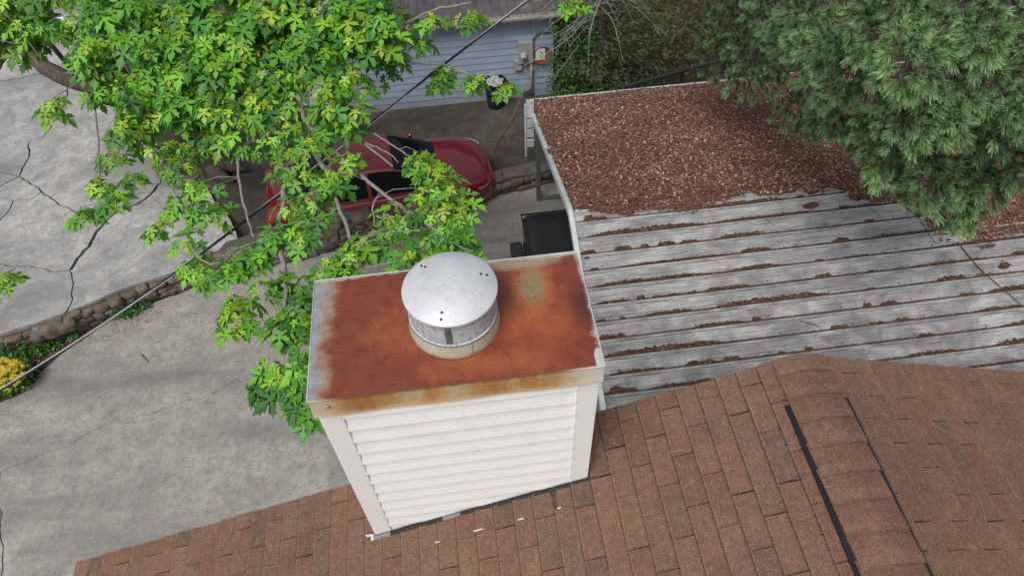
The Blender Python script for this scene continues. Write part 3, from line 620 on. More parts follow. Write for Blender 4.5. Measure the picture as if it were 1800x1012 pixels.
# first rib crest sits at y=5.76 on the front slope
u_first = (RY-5.76)/math.cos(aF); off = u_first-.222
for i in range(19):
    u = off+i*SP; o = link('roof_strip', ST[i % 4], cp); o.location = (CX0+.02+.0, RY-u*math.cos(aF), RZC-u*math.sin(aF)); o.rotation_euler = (aF, 0, 0); RIBS.append(u+.222)
for i in range(19):
    u = .02+i*SP; o = link('roof_strip', ST[(i+1) % 4], cp); o.location = (CX1, RY+u*math.cos(aB), RZC-u*math.sin(aB)); o.rotation_euler = (aB, 0, math.pi)
yF, yB = RY-18.95*SP*math.cos(aF), RY+(.02+19*SP)*math.cos(aB)
MB().add([(CX0+.02, RY-.03, cz(RY-.03)+.002), (CX1, RY-.03, cz(RY-.03)+.002), (CX1, RY, RZC+.003), (CX0+.02, RY, RZC+.003), (CX1, RY+.06, cz(RY+.06)+.006), (CX0+.02, RY+.06, cz(RY+.06)+.006)], [(0, 1, 2, 3), (3, 2, 4, 5)]).build('ridge_flashing', m_trim, cp)
for ya, yb in ((RY-.0, yF), (RY+.0, yB)):          # gable edge trim: a folded angle along each slope
    m = MB(); w = .055
    for (xx0, xx1, h0, h1) in ((CX0-.012, CX0+w, .034, .040), (CX0-.016, CX0-.006, -.085, .0395)):
        p = [(xx0, ya, cz(ya)+h0), (xx1, ya, cz(ya)+h0), (xx1, yb, cz(yb)+h0), (xx0, yb, cz(yb)+h0)]
        q = [(a, b, c+(h1-h0)) for a, b, c in p]; m.add(p+q, [(0, 1, 2, 3), (7, 6, 5, 4), (0, 4, 5, 1), (1, 5, 6, 2), (2, 6, 7, 3), (3, 7, 4, 0)])
    m.build('gable_trim', m_trim, cp)
MB().box(CX0, CX1, yB-.02, yB+.03, cz(yB)-.03, cz(yB)+.035).build('eave_trim', m_trim, cp)
MB().box(CX0, CX1, yF-.02, yF+.02, cz(yF)-.06, cz(yF)+.03).build('eave_trim', m_trim, cp)
for ya, xs_ in ((9.45, (2.36, 6.6, 10.9)), (yF+.3, (2.36, 6.6, 10.9))):
    for x in xs_:
        MB().box(x-.045, x+.045, ya-.045, ya+.045, 0, cz(ya)-.03).build('post', m_post, cp, bevel=.006)
for ya in (9.45, yF+.3): MB().box(2.41, 10.85, ya-.04, ya+.04, .0, .06).build('base_rail', m_post, cp)
for x in (2.36, 4.5, 6.6, 8.8, 10.9):
    m = MB()
    for a, b in ((yF+.1, RY), (RY, yB-.1)):
        m.add([(x-.03, a, cz(a)-.10), (x+.03, a, cz(a)-.10), (x+.03, b, cz(b)-.10), (x-.03, b, cz(b)-.10), (x-.03, a, cz(a)-.04), (x+.03, a, cz(a)-.04), (x+.03, b, cz(b)-.04), (x-.03, b, cz(b)-.04)], [(0, 3, 2, 1), (4, 5, 6, 7), (0, 1, 5, 4), (1, 2, 6, 5), (2, 3, 7, 6), (3, 0, 4, 7)])
    m.build('rafter', m_post, cp)
for k in range(5):                                  # boarded end panel beside the rear corner
    p = [ony(x_, y_, 9.9) for x_, y_ in ((929.5, 176+k*17), (948, 176+k*17))]; zt = ony(932, 258-k*17, 9.9)[2]
    MB().box(2.19, CX0+.03, 9.88+.006*(k % 2), 9.91+.006*(k % 2), zt+.006, zt+.19).build('end_board', m_trim, cp)
scs = MB()
for i, u in enumerate(RIBS):
    for x in np.arange(CX0+.35, CX1, 1.07):
        xx = x+(i % 3)*.11; uu = u-.075; y = RY-uu*math.cos(aF); scs.lathe([(.011, .003), (.011, .008), (.006, .013), (0, .013)], (xx, y, cz(y)), 6)
scs.build('roof_screws', m_bmetal, cp)['kind'] = 'stuff'
# dead leaves on the far slope and needle debris against the ribs
EN = np.random.default_rng(3).uniform(-1, 1, (4, 400))
def litter_edge(x):            # y of the near limit of the leaf blanket
    e = np.interp(x, [2.3, 2.9, 3.6, 4.2, 5.0, 5.8, 6.4, 7.0, 7.6, 8.2, 9.0, 11.2], [5.90, 5.90, 5.86, 5.90, 5.92, 5.94, 5.90, 5.6, 5.3, 5.1, 4.9, 4.9])
    return e+sum(a*np.interp(x*f, np.arange(0, 400), EN[k]) for k, (f, a) in enumerate(((1.1, .16), (2.9, .09), (7.3, .05), (17., .02))))
LP = [(.28, .15, .105), (.22, .112, .078), (.33, .20, .145), (.16, .078, .054), (.42, .29, .225), (.26, .125, .08), (.19, .095, .068), (.21, .105, .072)]
def leafbits(n, samp, size, name, mat, pal, tiltmax=.6, lift=.03, parent=None):
    P = samp(n); n = len(P); pal = np.array(pal); C0 = pal[rng.integers(0, len(pal), n)]*rng.uniform(.7, 1.25, (n, 1))
    tpl = np.array([(-.5, 0, 0), (-.15, -.24, .08), (.2, -.2, .05), (.5, 0, -.03), (.2, .22, .06), (-.15, .26, .1), (0, 0, -.02)])
    s_ = size[0]+(size[1]-size[0])*rng.uniform(0, 1, n)**1.8*1.35; big_ = np.sin(P[:, 0]*2.1+1.3*np.sin(P[:, 1]*1.7))*np.sin(P[:, 1]*2.6-P[:, 0]*.8); C0 = C0*(1+.22*big_)[:, None]; az = rng.uniform(0, 2*math.pi, n); tx = rng.normal(0, tiltmax*.5, n); ty = rng.normal(0, tiltmax*.5, n)
    V = tpl[None]*s_[:, None, None]*np.stack([np.ones(n), rng.uniform(.5, 1.2, n), rng.uniform(.3, 2, n)], 1)[:, None, :]
    def rot(V, a, i, j):
        c, s = np.cos(a)[:, None], np.sin(a)[:, None]; A = V.copy(); A[:, :, i] = V[:, :, i]*c-V[:, :, j]*s; A[:, :, j] = V[:, :, i]*s+V[:, :, j]*c; return A
    V = rot(rot(rot(V, tx, 1, 2), ty, 0, 2), az, 0, 1)+P[:, None, :]; V[:, :, 2] += rng.uniform(0, lift, n)[:, None]
    T = np.array([(6, 0, 1), (6, 1, 2), (6, 2, 3), (6, 3, 4), (6, 4, 5), (6, 5, 0)]); F = (T[None]+np.arange(n)[:, None, None]*7).reshape(-1, 3)
    return npmesh(name, V.reshape(-1, 3), F, np.repeat(C0, 7, 0), mat, parent, 'stuff')
nx, ny = 230, 90
def lit(u, v):
    x = CX0+.06+u*(CX1-CX0-.1); ye = float(litter_edge(x)); v = v**1.7; y = ye+(yB-.05-ye)*v; e = min(1, .12+v*14)
    h = e*(.042+.016*math.sin(x*3.1+y*2.3)*math.sin(y*4.1-x)+.010*math.sin(x*17+y*5)*math.sin(y*19))
    return (x, y, cz(y)+.004+h)
lm = MB(); lm.grid(lit, nx, ny)
lm.c = [tuple(np.array((.11, .055, .038))*random.uniform(.6, 1.3)) for _ in lm.v]
litter = lm.build('leaf_litter_bed', m_litter, None, attr=True); tag(litter, 'packed brown leaf mould under the loose leaves on the carport roof', 'leaf litter', kind='stuff')
def samp_back(n):
    x = rng.uniform(CX0+.05, 10.6, n); ye = litter_edge(x); y = ye-.05+(yB-ye)*rng.uniform(0, 1, n)**1.0
    return np.stack([x, y, np.array([cz(b) for b in y])+.046], 1)
tag(leafbits(34000, samp_back, (.022, .062), 'leaf_litter', m_litter, LP, .7, .03), 'thick layer of fallen brown leaves on the far slope of the carport roof', 'leaf litter', kind='stuff')
def slivers(n, samp, L, w, name, pal):
    P = samp(n); az = rng.uniform(0, 2*math.pi, n); ln = rng.uniform(*L, n)[:, None]; d = np.stack([np.cos(az), np.sin(az), rng.normal(0, .12, n)], 1)*ln; sd_ = np.stack([-np.sin(az), np.cos(az), np.zeros(n)], 1)*w
    up_ = np.array([0, 0, .022]); V = np.stack([P-d-sd_+up_, P-d+sd_+up_, P+d+sd_+up_, P+d-sd_+up_], 1).reshape(-1, 3); pal = np.array(pal); C = np.repeat(pal[rng.integers(0, len(pal), n)]*rng.uniform(.7, 1.2, (n, 1)), 4, 0)
    return npmesh(name, V, np.arange(4*n).reshape(-1, 4), C, m_litter, None, 'stuff')
tag(slivers(5000, samp_back, (.025, .07), .0022, 'fallen_needles', [(.30, .17, .09), (.22, .12, .07), (.40, .29, .19), (.12, .07, .05)]), 'fallen pine needles and fine sticks among the carport roof leaves', 'needles', kind='stuff')
# debris mounds
deb = MB(); dpts = []
DC = [(.070, .036, .023), (.10, .05, .031), (.05, .027, .018), (.12, .068, .044)]
def mound(x0, x1, u, w, h):
    L = x1-x0; K = max(6, int(L/.03)); r0 = []
    for k in range(K+1):
        t = k/K; e = min(1, min(t, 1-t)*5)**.6; ww = w*e*random.uniform(.65, 1.2)+.004; hh = h*e*random.uniform(.7, 1.2)
        x = x0+L*t
        for uu, h_ in ((u, 0), (u-.3*ww, hh*.9), (u-.6*ww, hh), (u-ww, .0)):
            y = RY-uu*math.cos(aF); r0.append((x, y, cz(y)+.003+h_))
        dpts.append((x, u-.5*ww, ww))
    o = len(deb.v); deb.v += r0; deb.f += [(o+k*4+i, o+(k+1)*4+i, o+(k+1)*4+i+1, o+k*4+i+1)[::-1] for k in range(K) for i in range(3)]
    deb.c += [tuple(np.array(random.choice(DC))*random.uniform(.7, 1.3)) for _ in r0]
for i, u in enumerate(RIBS):
    ub = u-.026
    x = CX0+random.uniform(.03, .3)
    while x < 10.8:
        L = random.choice([.15, .3, .5, .8, 1.3, 1.8]); mound(x, x+L, ub, random.uniform(.03, .075), random.uniform(.014, .028)); x += L+random.choice([.05, .1, .25, .5, .9, 1.5])
    mound(CX0+.06, CX1-.1, ub+.006, .020, .008)
def patch(px, py, rx, ry, h=.02):     # heap of needles spread over a strip
    c_ = onplane(px, py, (0, RY, RZC), (0, -MF, 1)) if True else 0; n = 12; o = len(deb.v)
    deb.v.append((c_[0], c_[1], cz(c_[1])+h+.01)); deb.c.append(DC[1])
    for ring, hh in ((.55, h), (1., .001)):
        for k in range(n):
            a = 2*math.pi*k/n; q = random.uniform(.75, 1.2); x = c_[0]+math.cos(a)*rx*ring*q; y = c_[1]+math.sin(a)*ry*ring*q; deb.v.append((x, y, cz(y)+.004+hh)); deb.c.append(tuple(np.array(random.choice(DC))*random.uniform(.7, 1.3)))
    for k in range(n):
        deb.f.append((o, o+1+k, o+1+(k+1) % n)); deb.f.append((o+1+k, o+1+n+k, o+1+n+(k+1) % n, o+1+(k+1) % n))
    for _ in range(int(900*rx*ry*10)): dpts.append((c_[0]+random.gauss(0, rx*.5), (RY-(c_[1]+random.gauss(0, ry*.5)))/math.cos(aF), .04))
for a in ((1427, 328, .14, .12), (1500, 318, .15, .13), (1505, 345, .12, .10), (1240, 352, .12, .08), (1035, 386, .09, .07), (1425, 362, .14, .05), (1030, 448, .08, .06), (1085, 685, .10, .06), (1095, 560, .04, .03),
          (1590, 315, .2, .16), (1640, 330, .25, .2), (1625, 370, .15, .2), (1670, 395, .3, .16), (1720, 380, .25, .22), (1730, 420, .2, .16), (1780, 340, .2, .3), (1760, 370, .2, .2), (1700, 360, .25, .2), (1765, 467, .1, .05), (1810, 330, .3, .3)): patch(*a)
dob = deb.build('needle_debris', m_debris, None, attr=True); tag(dob, 'dark brown needle debris packed against the carport roof ribs', 'debris', kind='stuff')
def samp_deb(n):
    idx = rng.integers(0, len(dpts), n); A = np.array(dpts)[idx]; u = A[:, 1]+rng.normal(0, 1, n)*A[:, 2]*.5; y = RY-u*math.cos(aF)
    return np.stack([A[:, 0]+rng.normal(0, .03, n), y, np.array([cz(b) for b in y])+.012], 1)
tag(leafbits(9000, samp_deb, (.012, .035), 'loose_debris', m_litter, [(.13, .06, .038), (.2, .10, .062), (.07, .036, .024), (.28, .19, .13)], .8, .012), 'loose needles and leaf crumbs along the carport ribs', 'debris', kind='stuff')
def samp_heap(n):
    out = []
    for a in ((1600, 320, .2), (1640, 340, .25), (1670, 395, .22), (1720, 390, .25), (1780, 345, .25), (1700, 350, .3), (1500, 330, .1), (1427, 330, .08)):
        c_ = onplane(a[0], a[1], (0, RY, RZC), (0, -MF, 1)); k = n//8
        out.append(np.stack([rng.normal(c_[0], a[2], k), rng.normal(c_[1], a[2]*.7, k), np.zeros(k)], 1))
    P = np.concatenate(out); P[:, 2] = np.array([cz(b) for b in P[:, 1]])+.02; return P
tag(leafbits(1500, samp_heap, (.03, .075), 'leaf_pile', m_litter, LP, .7, .03), 'brown leaves heaped under the pine on the near carport slope', 'leaf litter', kind='stuff')
for k, (px, py, r_) in enumerate(((951, 213, .09), (955, 222, .07), (962, 268, .05), (930, 178, .1))):
    c_ = onplane(px, py, (0, RY, RZC+.04), (0, MBK, 1)); m = MB(); 
    for _ in range(26): q = (c_[0]+random.gauss(0, r_*.6), c_[1]+random.gauss(0, r_)); m.lathe([(.022, 0), (.016, .012), (0, .018)], (max(q[0], CX0+.03), q[1], cz(q[1])+.045), 6)
    o = m.build('moss_patch', m_moss); tag(o, ['yellow green moss tuft at the carport gable edge', 'lower moss tuft at the carport gable edge', 'small moss speck nearest the carport ridge edge', 'moss at the rear corner of the carport roof'][k], 'moss', kind='stuff')

# ------------------------------------------------------------------ vehicles
def make_car(name, label, paint, loc, rz, L=4.75, Wd=1.80, suv=False):
    car = thing(name, label, 'car', loc, rz); h = Wd/2
    if not suv:
        X = [-L/2, -L/2+.08, -L/2+.3, -1.75, -1.45, -.6, .3, 1.0, 1.3, 1.7, L/2-.3, L/2-.1, L/2-.02, L/2]
        HW = [.62, .74, .82, .88, .9, .9, .9, .9, .89, .87, .80, .70, .58, .50]; ZT = [.80, .95, 1.00, 1.02, 1.0, .95, .93, .94, .93, .89, .80, .73, .66, .60]; ZS = [.72, .86, .9, .92, .92, .9, .88, .86, .85, .82, .74, .68, .62, .56]
    else:
        X = [-L/2, -L/2+.05, -L/2+.2, -1.5, -1.2, -.6, .3, 1.0, 1.3, 1.7, L/2-.3, L/2-.1, L/2]
        HW = [.78, .86, .9, .91, .91, .91, .91, .91, .90, .89, .84, .76, .6]; ZT = [1.0, 1.06, 1.08, 1.08, 1.07, 1.06, 1.06, 1.07, 1.06, 1.03, .97, .9, .8]; ZS = [.95, 1.0, 1.02, 1.02, 1.02, 1.02, 1.02, 1.0, .98, .95, .9, .85, .76]
    HW = [a/.9*h for a in HW]
    XX = np.linspace(-L/2, L/2, 61); XX[0] += 1e-4; hw = np.interp(XX, X, HW); zt = np.interp(XX, X, ZT); zs = np.interp(XX, X, ZS)
    def sm(a): a = a.copy(); a[1:-1] = (a[:-2]+2*a[1:-1]+a[2:])/4; return a
    hw, zt, zs = sm(sm(hw)), sm(sm(zt)), sm(zs)
    vv = []; NS = 17
    for i, x in enumerate(XX):
        half = [(hw[i]*.86, .22), (hw[i]*.96, .30), (hw[i], .52), (hw[i]*.995, zs[i]*.72+.1), (hw[i]*.965, zs[i]), (hw[i]*.90, zs[i]+(zt[i]-zs[i])*.62), (hw[i]*.70, zt[i]), (hw[i]*.35, zt[i]+.022), (0, zt[i]+.03)]
        vv += [(x, -a, b) for a, b in half]+[(x, a, b) for a, b in half[:-1][::-1]]
    ff = [(i*NS+k, (i+1)*NS+k, (i+1)*NS+k+1, i*NS+k+1)[::-1] for i in range(60) for k in range(NS-1)]+[tuple(range(NS)), tuple(60*NS+k for k in range(NS))[::-1]]
    MB().add(vv, ff).build('body', paint, car, smooth=True)
    # greenhouse
    if not suv: gx = [-1.92, -1.62, -1.25, -.85, -.5, 0, .25, .5, .85, 1.22]; gz = [1.0, 1.13, 1.30, 1.41, 1.45, 1.45, 1.42, 1.34, 1.17, .95]; gw = [.62, .60, .57, .555, .56, .57, .57, .58, .62, .68]
    else: gx = [-L/2+.06, -L/2+.12, -L/2+.35, -1.2, -.6, .1, .35, .6, .9, 1.2]; gz = [1.08, 1.30, 1.68, 1.72, 1.74, 1.72, 1.66, 1.52, 1.3, 1.05]; gw = [.70, .68, .63, .64, .65, .65, .65, .66, .69, .72]
    GX = np.linspace(gx[0], gx[-1], 49); GZ = sm(np.interp(GX, gx, gz)); GW = np.interp(GX, gx, gw)*h/.9; BW = np.interp(GX, X, HW)*.925; BZ = np.interp(GX, X, ZS)+.01
    if not suv: BW *= np.interp(GX, [gx[0], gx[0]+.5, gx[-1]-.5, gx[-1]], [.84, 1, 1, .92])
    SD = 6; vv = []; NG = 2*(SD+7)+1
    for i, x in enumerate(GX):
        half = []
        zt_ = max(GZ[i]-.045, BZ[i]+.002); 
        for k in range(SD+1): t = k/SD; half.append((BW[i]+(GW[i]-BW[i])*t+.02*math.sin(t*math.pi), BZ[i]+(zt_-BZ[i])*t))
        for k, (a, b) in enumerate(((.96, .5), (.88, .8), (.75, .95), (.55, 1.), (.35, 1.1), (.17, 1.15))): half.append((GW[i]*a, zt_+(GZ[i]-zt_)*b))
        vv += [(x, -a, b) for a, b in half]+[(x, 0, zt_+(GZ[i]-zt_)*1.2)]+[(x, a, b) for a, b in half[::-1]]
    parts = {'roof_panel': [], 'windshield': [], 'rear_window': [], 'side_window': [], 'side_window_': []}
    ws0, rw1 = ((.30, -.92) if not suv else (.42, -L/2+.33))
    for i in range(48):
        for k in range(NG-1):
            f = (i*NG+k, i*NG+k+1, (i+1)*NG+k+1, (i+1)*NG+k)[::-1]; f = f[::-1]
            x = (GX[i]+GX[i+1])/2; kk = k if k < NG//2 else NG-2-k
            nm = 'roof_panel'
            if kk > SD+0 and x > ws0: nm = 'windshield'
            elif kk > SD+0 and x < rw1: nm = 'rear_window'
            elif 0 < kk < SD and (x < ws0+.55) and (x > (-1.28 if not suv else -L/2+.4)) and not (-.28 < x < -.2): nm = 'side_window' if k < NG//2 else 'side_window_'
            parts[nm].append(f)
    for nm, fs in parts.items():
        if not fs: continue
        idx = sorted({q for f in fs for q in f}); mp = {q: j for j, q in enumerate(idx)}
        MB().add([vv[q] for q in idx], [tuple(mp[q] for q in f) for f in fs]).build(nm.strip('_'), paint if nm == 'roof_panel' else m_cglass, car, smooth=True)
    for s_ in (-1, 1):
        pts = [(GX[i], s_*(BW[i]+.012), BZ[i]+.012) for i in range(10, 44)]; MB().tube(pts, .011, 5).build('window_trim', m_chrome, car)
        for x in (L/2-.95, -L/2+1.0):
            w = link('wheel', None, car); w.location = (x, s_*(h-.10), .33); w.rotation_euler = (R(90), 0, 0)
            MB().lathe([(.21, -.10), (.32, -.10), (.335, -.06), (.335, .06), (.32, .10), (.21, .10)], n=28).build('tyre', m_rubber, w); MB().lathe([(.0, -.07*s_*-1), (.2, -.09*s_*-1), (.215, -.1*s_*-1), (.215, .09*s_*-1)], n=20).build('rim', m_alloy, w)
        mm = MB().lathe([(0, -.09), (.05, -.085), (.075, -.03), (.075, .03), (.05, .085), (0, .09)], n=10).build('mirror', paint, car, smooth=True); mm.location = ((.78 if not suv else .85), s_*(h+.05), (1.0 if not suv else 1.15)); mm.rotation_euler = (R(90), 0, R(10)); mm.scale = (.8, .8, 1.1)
        MB().grid(lambda u, v: (L/2-.40+.30*u, s_*(h*(.92-.20*u*u)-.03+.02*v), .66-.03*u+.09*v), 5, 2).build('headlight', m_hlamp, car)
        if suv: MB().box(-L/2-.012, -L/2+.2, s_*(h*.97)-.10, s_*(h*.97)+.0, .95, 1.35).build('tail_lamp', m_tail, car, bevel=.03); MB().box(-L/2-.03, -L/2+.02, s_*(h*.80)-.09, s_*(h*.80)+.09, .5, .58).build('reflector', m_tail, car)
        else: MB().box(-L/2-.0, -L/2+.16, s_*(h*.72)-.16, s_*(h*.72)+.12, .76, .88).build('tail_lamp', m_tail, car, bevel=.03)
    MB().box(-L/2-.03 if suv else -L/2-.02, -L/2+.2, -h*.85, h*.85, .40, .66).build('bumper', paint, car, bevel=.05)
    MB().box(L/2-.2, L/2+.0, -h*.6, h*.6, .36, .52).build('bumper', paint, car, bevel=.05)
    return car
make_car('red_car', 'dark red sedan parked behind the stone wall beneath the maple', m_red, (-.90, 9.94, -.12), R(6.5), 4.66, 1.78)
sv = onz(88, 32, 1.2); make_car('white_car', 'white car seen from behind through branches at the upper left', m_wpaint, (sv[0]-.2, sv[1]+2.3, .5), R(96), 4.5, 1.78, True)
# pickup under the carport, tail towards the open gable end
tk = thing('pickup_truck', 'black pickup truck with covered bed sticking out of the carport', 'truck', (1.80, 6.78, 0))
def bxp(n, x0, x1, y0, y1, z0, z1, mt, bv=.03, par=None): return MB().box(x0, x1, y0, y1, z0, z1).build(n, mt, par or tk, bevel=bv)
for s_ in (-1, 1):
    bxp('bed_side', .05, 2.0, s_*.90-.06, s_*.90+.06, .55, 1.32, m_tblack, .04)
    bxp('tail_lamp', -.012, .10, s_*.885-.06, s_*.885+.06, .85, 1.22, m_tail, .015)
    for x in (.95, 4.3):
        w = link('wheel', None, tk); w.location = (x, s_*.84, .38); w.rotation_euler = (R(90), 0, 0)
        MB().lathe([(.24, -.12), (.37, -.12), (.385, -.07), (.385, .07), (.37, .12), (.24, .12)], n=28).build('tyre', m_rubber, w); MB().lathe([(0, .08*s_*-1), (.23, .10*s_*-1), (.245, -.1*s_*-1)], n=20).build('rim', m_alloy, w)
gate = bxp('tailgate', -.02, .045, -.82, .82, .62, 1.30, m_tblack, .02); bxp('handle', -.035, -.022, -.12, .12, 1.12, 1.18, m_bmetal, .004, gate)
bxp('bumper', -.26, -.03, -.92, .92, .46, .68, m_bmetal, .04); bxp('bed_floor', .06, 2.0, -.84, .84, .6, .68, m_tblack)
MB().grid(lambda u, v: (-.02+2.02*u, -.95+1.90*v, 1.345+.018*math.sin(v*math.pi)+.006*math.sin(u*math.pi*4)**2-.10*max(0, 1-u*14)**2-.05*max(0, 1-min(v, 1-v)*12)**2), 40, 24).build('bed_cover', m_vinylb, tk, smooth=True)
MB().tube([(-.02, -.95, 1.335), (-.02, .95, 1.335), (2.0, .95, 1.335)], .02, 6).build('cover_rail', m_vinylb, tk)
MB().add([(2.02, -.94, .5), (4.0, -.94, .5), (4.0, .94, .5), (2.02, .94, .5), (2.06, -.9, 1.3), (3.8, -.9, 1.3), (3.8, .9, 1.3), (2.06, .9, 1.3), (2.2, -.7, 1.85), (3.2, -.7, 1.85), (3.2, .7, 1.85), (2.2, .7, 1.85)],
         [(0, 1, 5, 4), (1, 2, 6, 5), (2, 3, 7, 6), (3, 0, 4, 7), (4, 5, 9, 8), (5, 6, 10, 9), (6, 7, 11, 10), (7, 4, 8, 11), (8, 9, 10, 11)]).build('cab', m_tblack, tk, bevel=.05)
bxp('hood', 3.85, 5.2, -.92, .92, .5, 1.15, m_tblack, .08)

# ------------------------------------------------------------------ blue house
bh = thing('blue_house', 'blue clapboard house with brown ribbed metal roof behind the parked car', 'house')
BY, EZ = 13.08, 2.22
MB().box(-5.2, 3.22, BY+.02, 19, -.1, EZ).build('wall_core', m_felt, bh)
bd = MB().add([(x, a, b) for x in (0, 1) for a, b in ((.012, .185), (-.006, .0), (.012, -.003))], [(0, 1, 4, 3), (1, 2, 5, 4)]).mesh('clapboard', m_blue)
z = .0; k = 0
while z < EZ-.02:
    for x0, x1 in (((-2.12, 1.1), (1.102, 3.2)) if k % 3 == 0 else ((-2.12, -.3), (-.298, 3.2)) if k % 3 == 1 else ((-2.12, 2.2), (2.202, 3.2))):
        o = link('clapboard', bd, bh); o.location = (x0, BY, z+random.uniform(-.003, .003)); o.scale = (x1-x0, 1, 1)
    z += .172; k += 1
dr = link('garage_door', None, bh)
for k in range(4): MB().box(-4.9, -2.3, BY-.02, BY+.015, .0+k*.5, k*.5+.49).build('door_panel', m_white, dr, bevel=.008)
MB().box(-2.29, -2.13, BY-.03, BY+.02, .0, EZ-.03).build('door_trim', m_white, bh); MB().box(-5.1, -4.92, BY-.03, BY+.02, .0, EZ-.03).build('door_trim', m_white, bh)
MB().box(3.18, 3.25, BY-.03, BY+.1, -.05, EZ-.03).build('corner_board', m_blue, bh)
RS = math.atan(.30); rp = MB()
pr = [(0, 0), (.03, 0), (.04, .02), (.06, .02), (.07, 0), (.118, 0), (.121, .005), (.129, .005), (.132, 0), (.180, 0)]
strip = MB().add([(u, y, h) for y in (0, 5.5) for u, h in pr], [(i, i+1, len(pr)+i+1, len(pr)+i) for i in range(len(pr)-1)]).mesh('roof_panel', m_brown)
ro = link('roof', None, bh)
for k in range(51):
    o = link('roof_panel', strip, ro); o.location = (-5.4+k*.18, BY-.20, EZ+.07); o.rotation_euler = (RS, 0, 0)
gp = [(-.0, .10), (0, 0), (-.10, 0), (-.12, .05), (-.12, .105), (-.105, .105), (-.105, .05), (-.09, .015), (-.012, .015), (-.012, .10)]
gz0 = EZ-.02; gu = MB().add([(x, BY-.20+a, gz0+b) for x in (-5.4, 3.5) for a, b in gp], [(i, len(gp)+i, len(gp)+i+1, i+1) for i in range(len(gp)-1)]+[tuple(range(len(gp)))[::-1], tuple(range(len(gp), 2*len(gp)))]).build('gutter', m_gutter, bh)
MB().box(-5.4, 3.5, BY-.19, BY+.02, EZ-.03, EZ-.005).build('soffit', m_white, bh)
gl = lambda n: np.stack([rng.uniform(-2, 3.4, n), rng.uniform(BY-.29, BY-.22, n), np.full(n, gz0+.075)], 1)
tag(leafbits(500, gl, (.03, .06), 'gutter_leaves', m_litter, LP, .5, .02), 'dead leaves lying in the gutter of the blue house', 'leaf litter', kind='stuff')
# meter group on the wall
mt = thing('electric_meter', 'grey electric meter box with round glass meter on the blue wall', 'meter box')
def onwall(px, py): return ony(px, py, BY)
a, b = onwall(910, 71), onwall(936, 106); MB().box(a[0], b[0], BY-.13, BY-.012, b[2], a[2]).build('enclosure', m_grey, mt, bevel=.008)
c_ = onwall(919, 93); o = MB().lathe([(.085, 0), (.085, .03), (.075, .045), (.07, .12), (.055, .14), (0, .142)], n=24).build('meter_dial', m_grey, mt, smooth=False); o.location = (c_[0], BY-.13, c_[2]); o.rotation_euler = (R(90), 0, 0)
o = MB().lathe([(.05, .1425), (.03, .15), (0, .152)], n=20).build('meter_glass', m_glass, mt); o.location = (c_[0], BY-.13, c_[2]); o.rotation_euler = (R(90), 0, 0)
a, b = onwall(933, 107), onwall(934, 158); MB().tube([(a[0], BY-.06, a[2]+.04), (a[0]+.005, BY-.06, .0)], .034, 10).build('conduit', m_grey, mt, smooth=True)
a, b = onwall(902, 105), onwall(917, 120); MB().box(a[0], b[0], BY-.09, BY-.012, b[2], a[2]).build('junction_box', m_grey, mt, bevel=.006)
cb = thing('cable_box', 'small pale utility box wrapped by orange cord on the blue wall', 'utility box')
a, b = onwall(940.5, 84), onwall(957, 101); MB().box(a[0], b[0], BY-.10, BY-.012, b[2], a[2]).build('box', m_white, cb, bevel=.006)
cc = onwall(949, 92.5); oc = MB()
for k in range(5):
    r1 = .17+.012*k; oc.tube([(cc[0]+r1*1.05*math.cos(t)+.01*k, BY-.07-.012*k, cc[2]+r1*math.sin(t)) for t in np.linspace(0, 2*math.pi, 28)], .008, 5, False)
pts = [onwall(937, 100)+[0, -.1, 0], onwall(935, 118)+[0, -.13, 0], (2.45, BY-.5, .45), (2.1, BY-.9, .012), (1.75, BY-1.5, .012), (1.55, 11.2, .012)]
oc.tube(smooth_path(pts), .009, 5); tag(oc.build('extension_cord', m_cord), 'orange extension cord coiled round the utility box and trailing to the pad', 'cord')
pts = [onwall(936, 90)+[0, -.03, 0], onwall(937, 70)+[0, -.04, 0], onwall(948, 58)+[0, -.04, 0], onwall(975, 56)+[0, -.04, 0]]
tag(MB().tube(smooth_path(pts), .012, 6).build('service_cable', m_cable), 'black cable looping up the blue wall from the meter', 'cable')
pts = [onwall(951, 118)+[0, -.02, 0], onwall(950.5, 150)+[0, -.02, 0], onwall(950, 162)+[0, -.02, 0]]
p = onwall(928, 163); o = MB().box(-.16, .16, -.09, .09, 0, .03).build('floodlight_cover', m_bmetal, bevel=.01); o.location = (2.38, 11.2, 1.55); 
bpy.data.objects.remove(o)
MB().tube([(CX0-.02, yB+.06, 1.5), (CX0-.02, yB+.06, .1)], .03, 8).build('downspout', m_trim, cp)
o = MB().box(-.13, .13, -.075, .075, 0, .03).build('gutter_end', m_bmetal, cp, bevel=.01); q = onz(928, 166, 1.66); o.location = q; o.rotation_euler = (0, 0, R(28))
# dustbin
q = onz(873, 190, 0); bn = thing('dustbin', 'navy round dustbin with pale bag at the blue wall', 'bin', (q[0], q[1]+.12, .0))
MB().lathe([(.001, .01), (.20, .01), (.205, .02), (.255, .66), (.27, .665), (.27, .70), (.25, .70), (.245, .66), (.2, .1), (.001, .09)], n=28).build('tub', m_bin, bn)
for s_ in (-1, 1): MB().tube([(s_*.25, -.07, .58), (s_*.31, -.06, .57), (s_*.31, .06, .57), (s_*.25, .07, .58)], .014, 6).build('handle', m_bin, bn)
def bag(u, v):
    a = u*2*math.pi; r_ = .2*(1-v*.92)+.02*math.sin(a*7+v*5); return (r_*math.cos(a), r_*math.sin(a), .66+.10*math.sin(v*1.6)+.022*math.sin(a*5+v*9))
MB().grid(bag, 30, 6).build('bag', m_bag, bn)

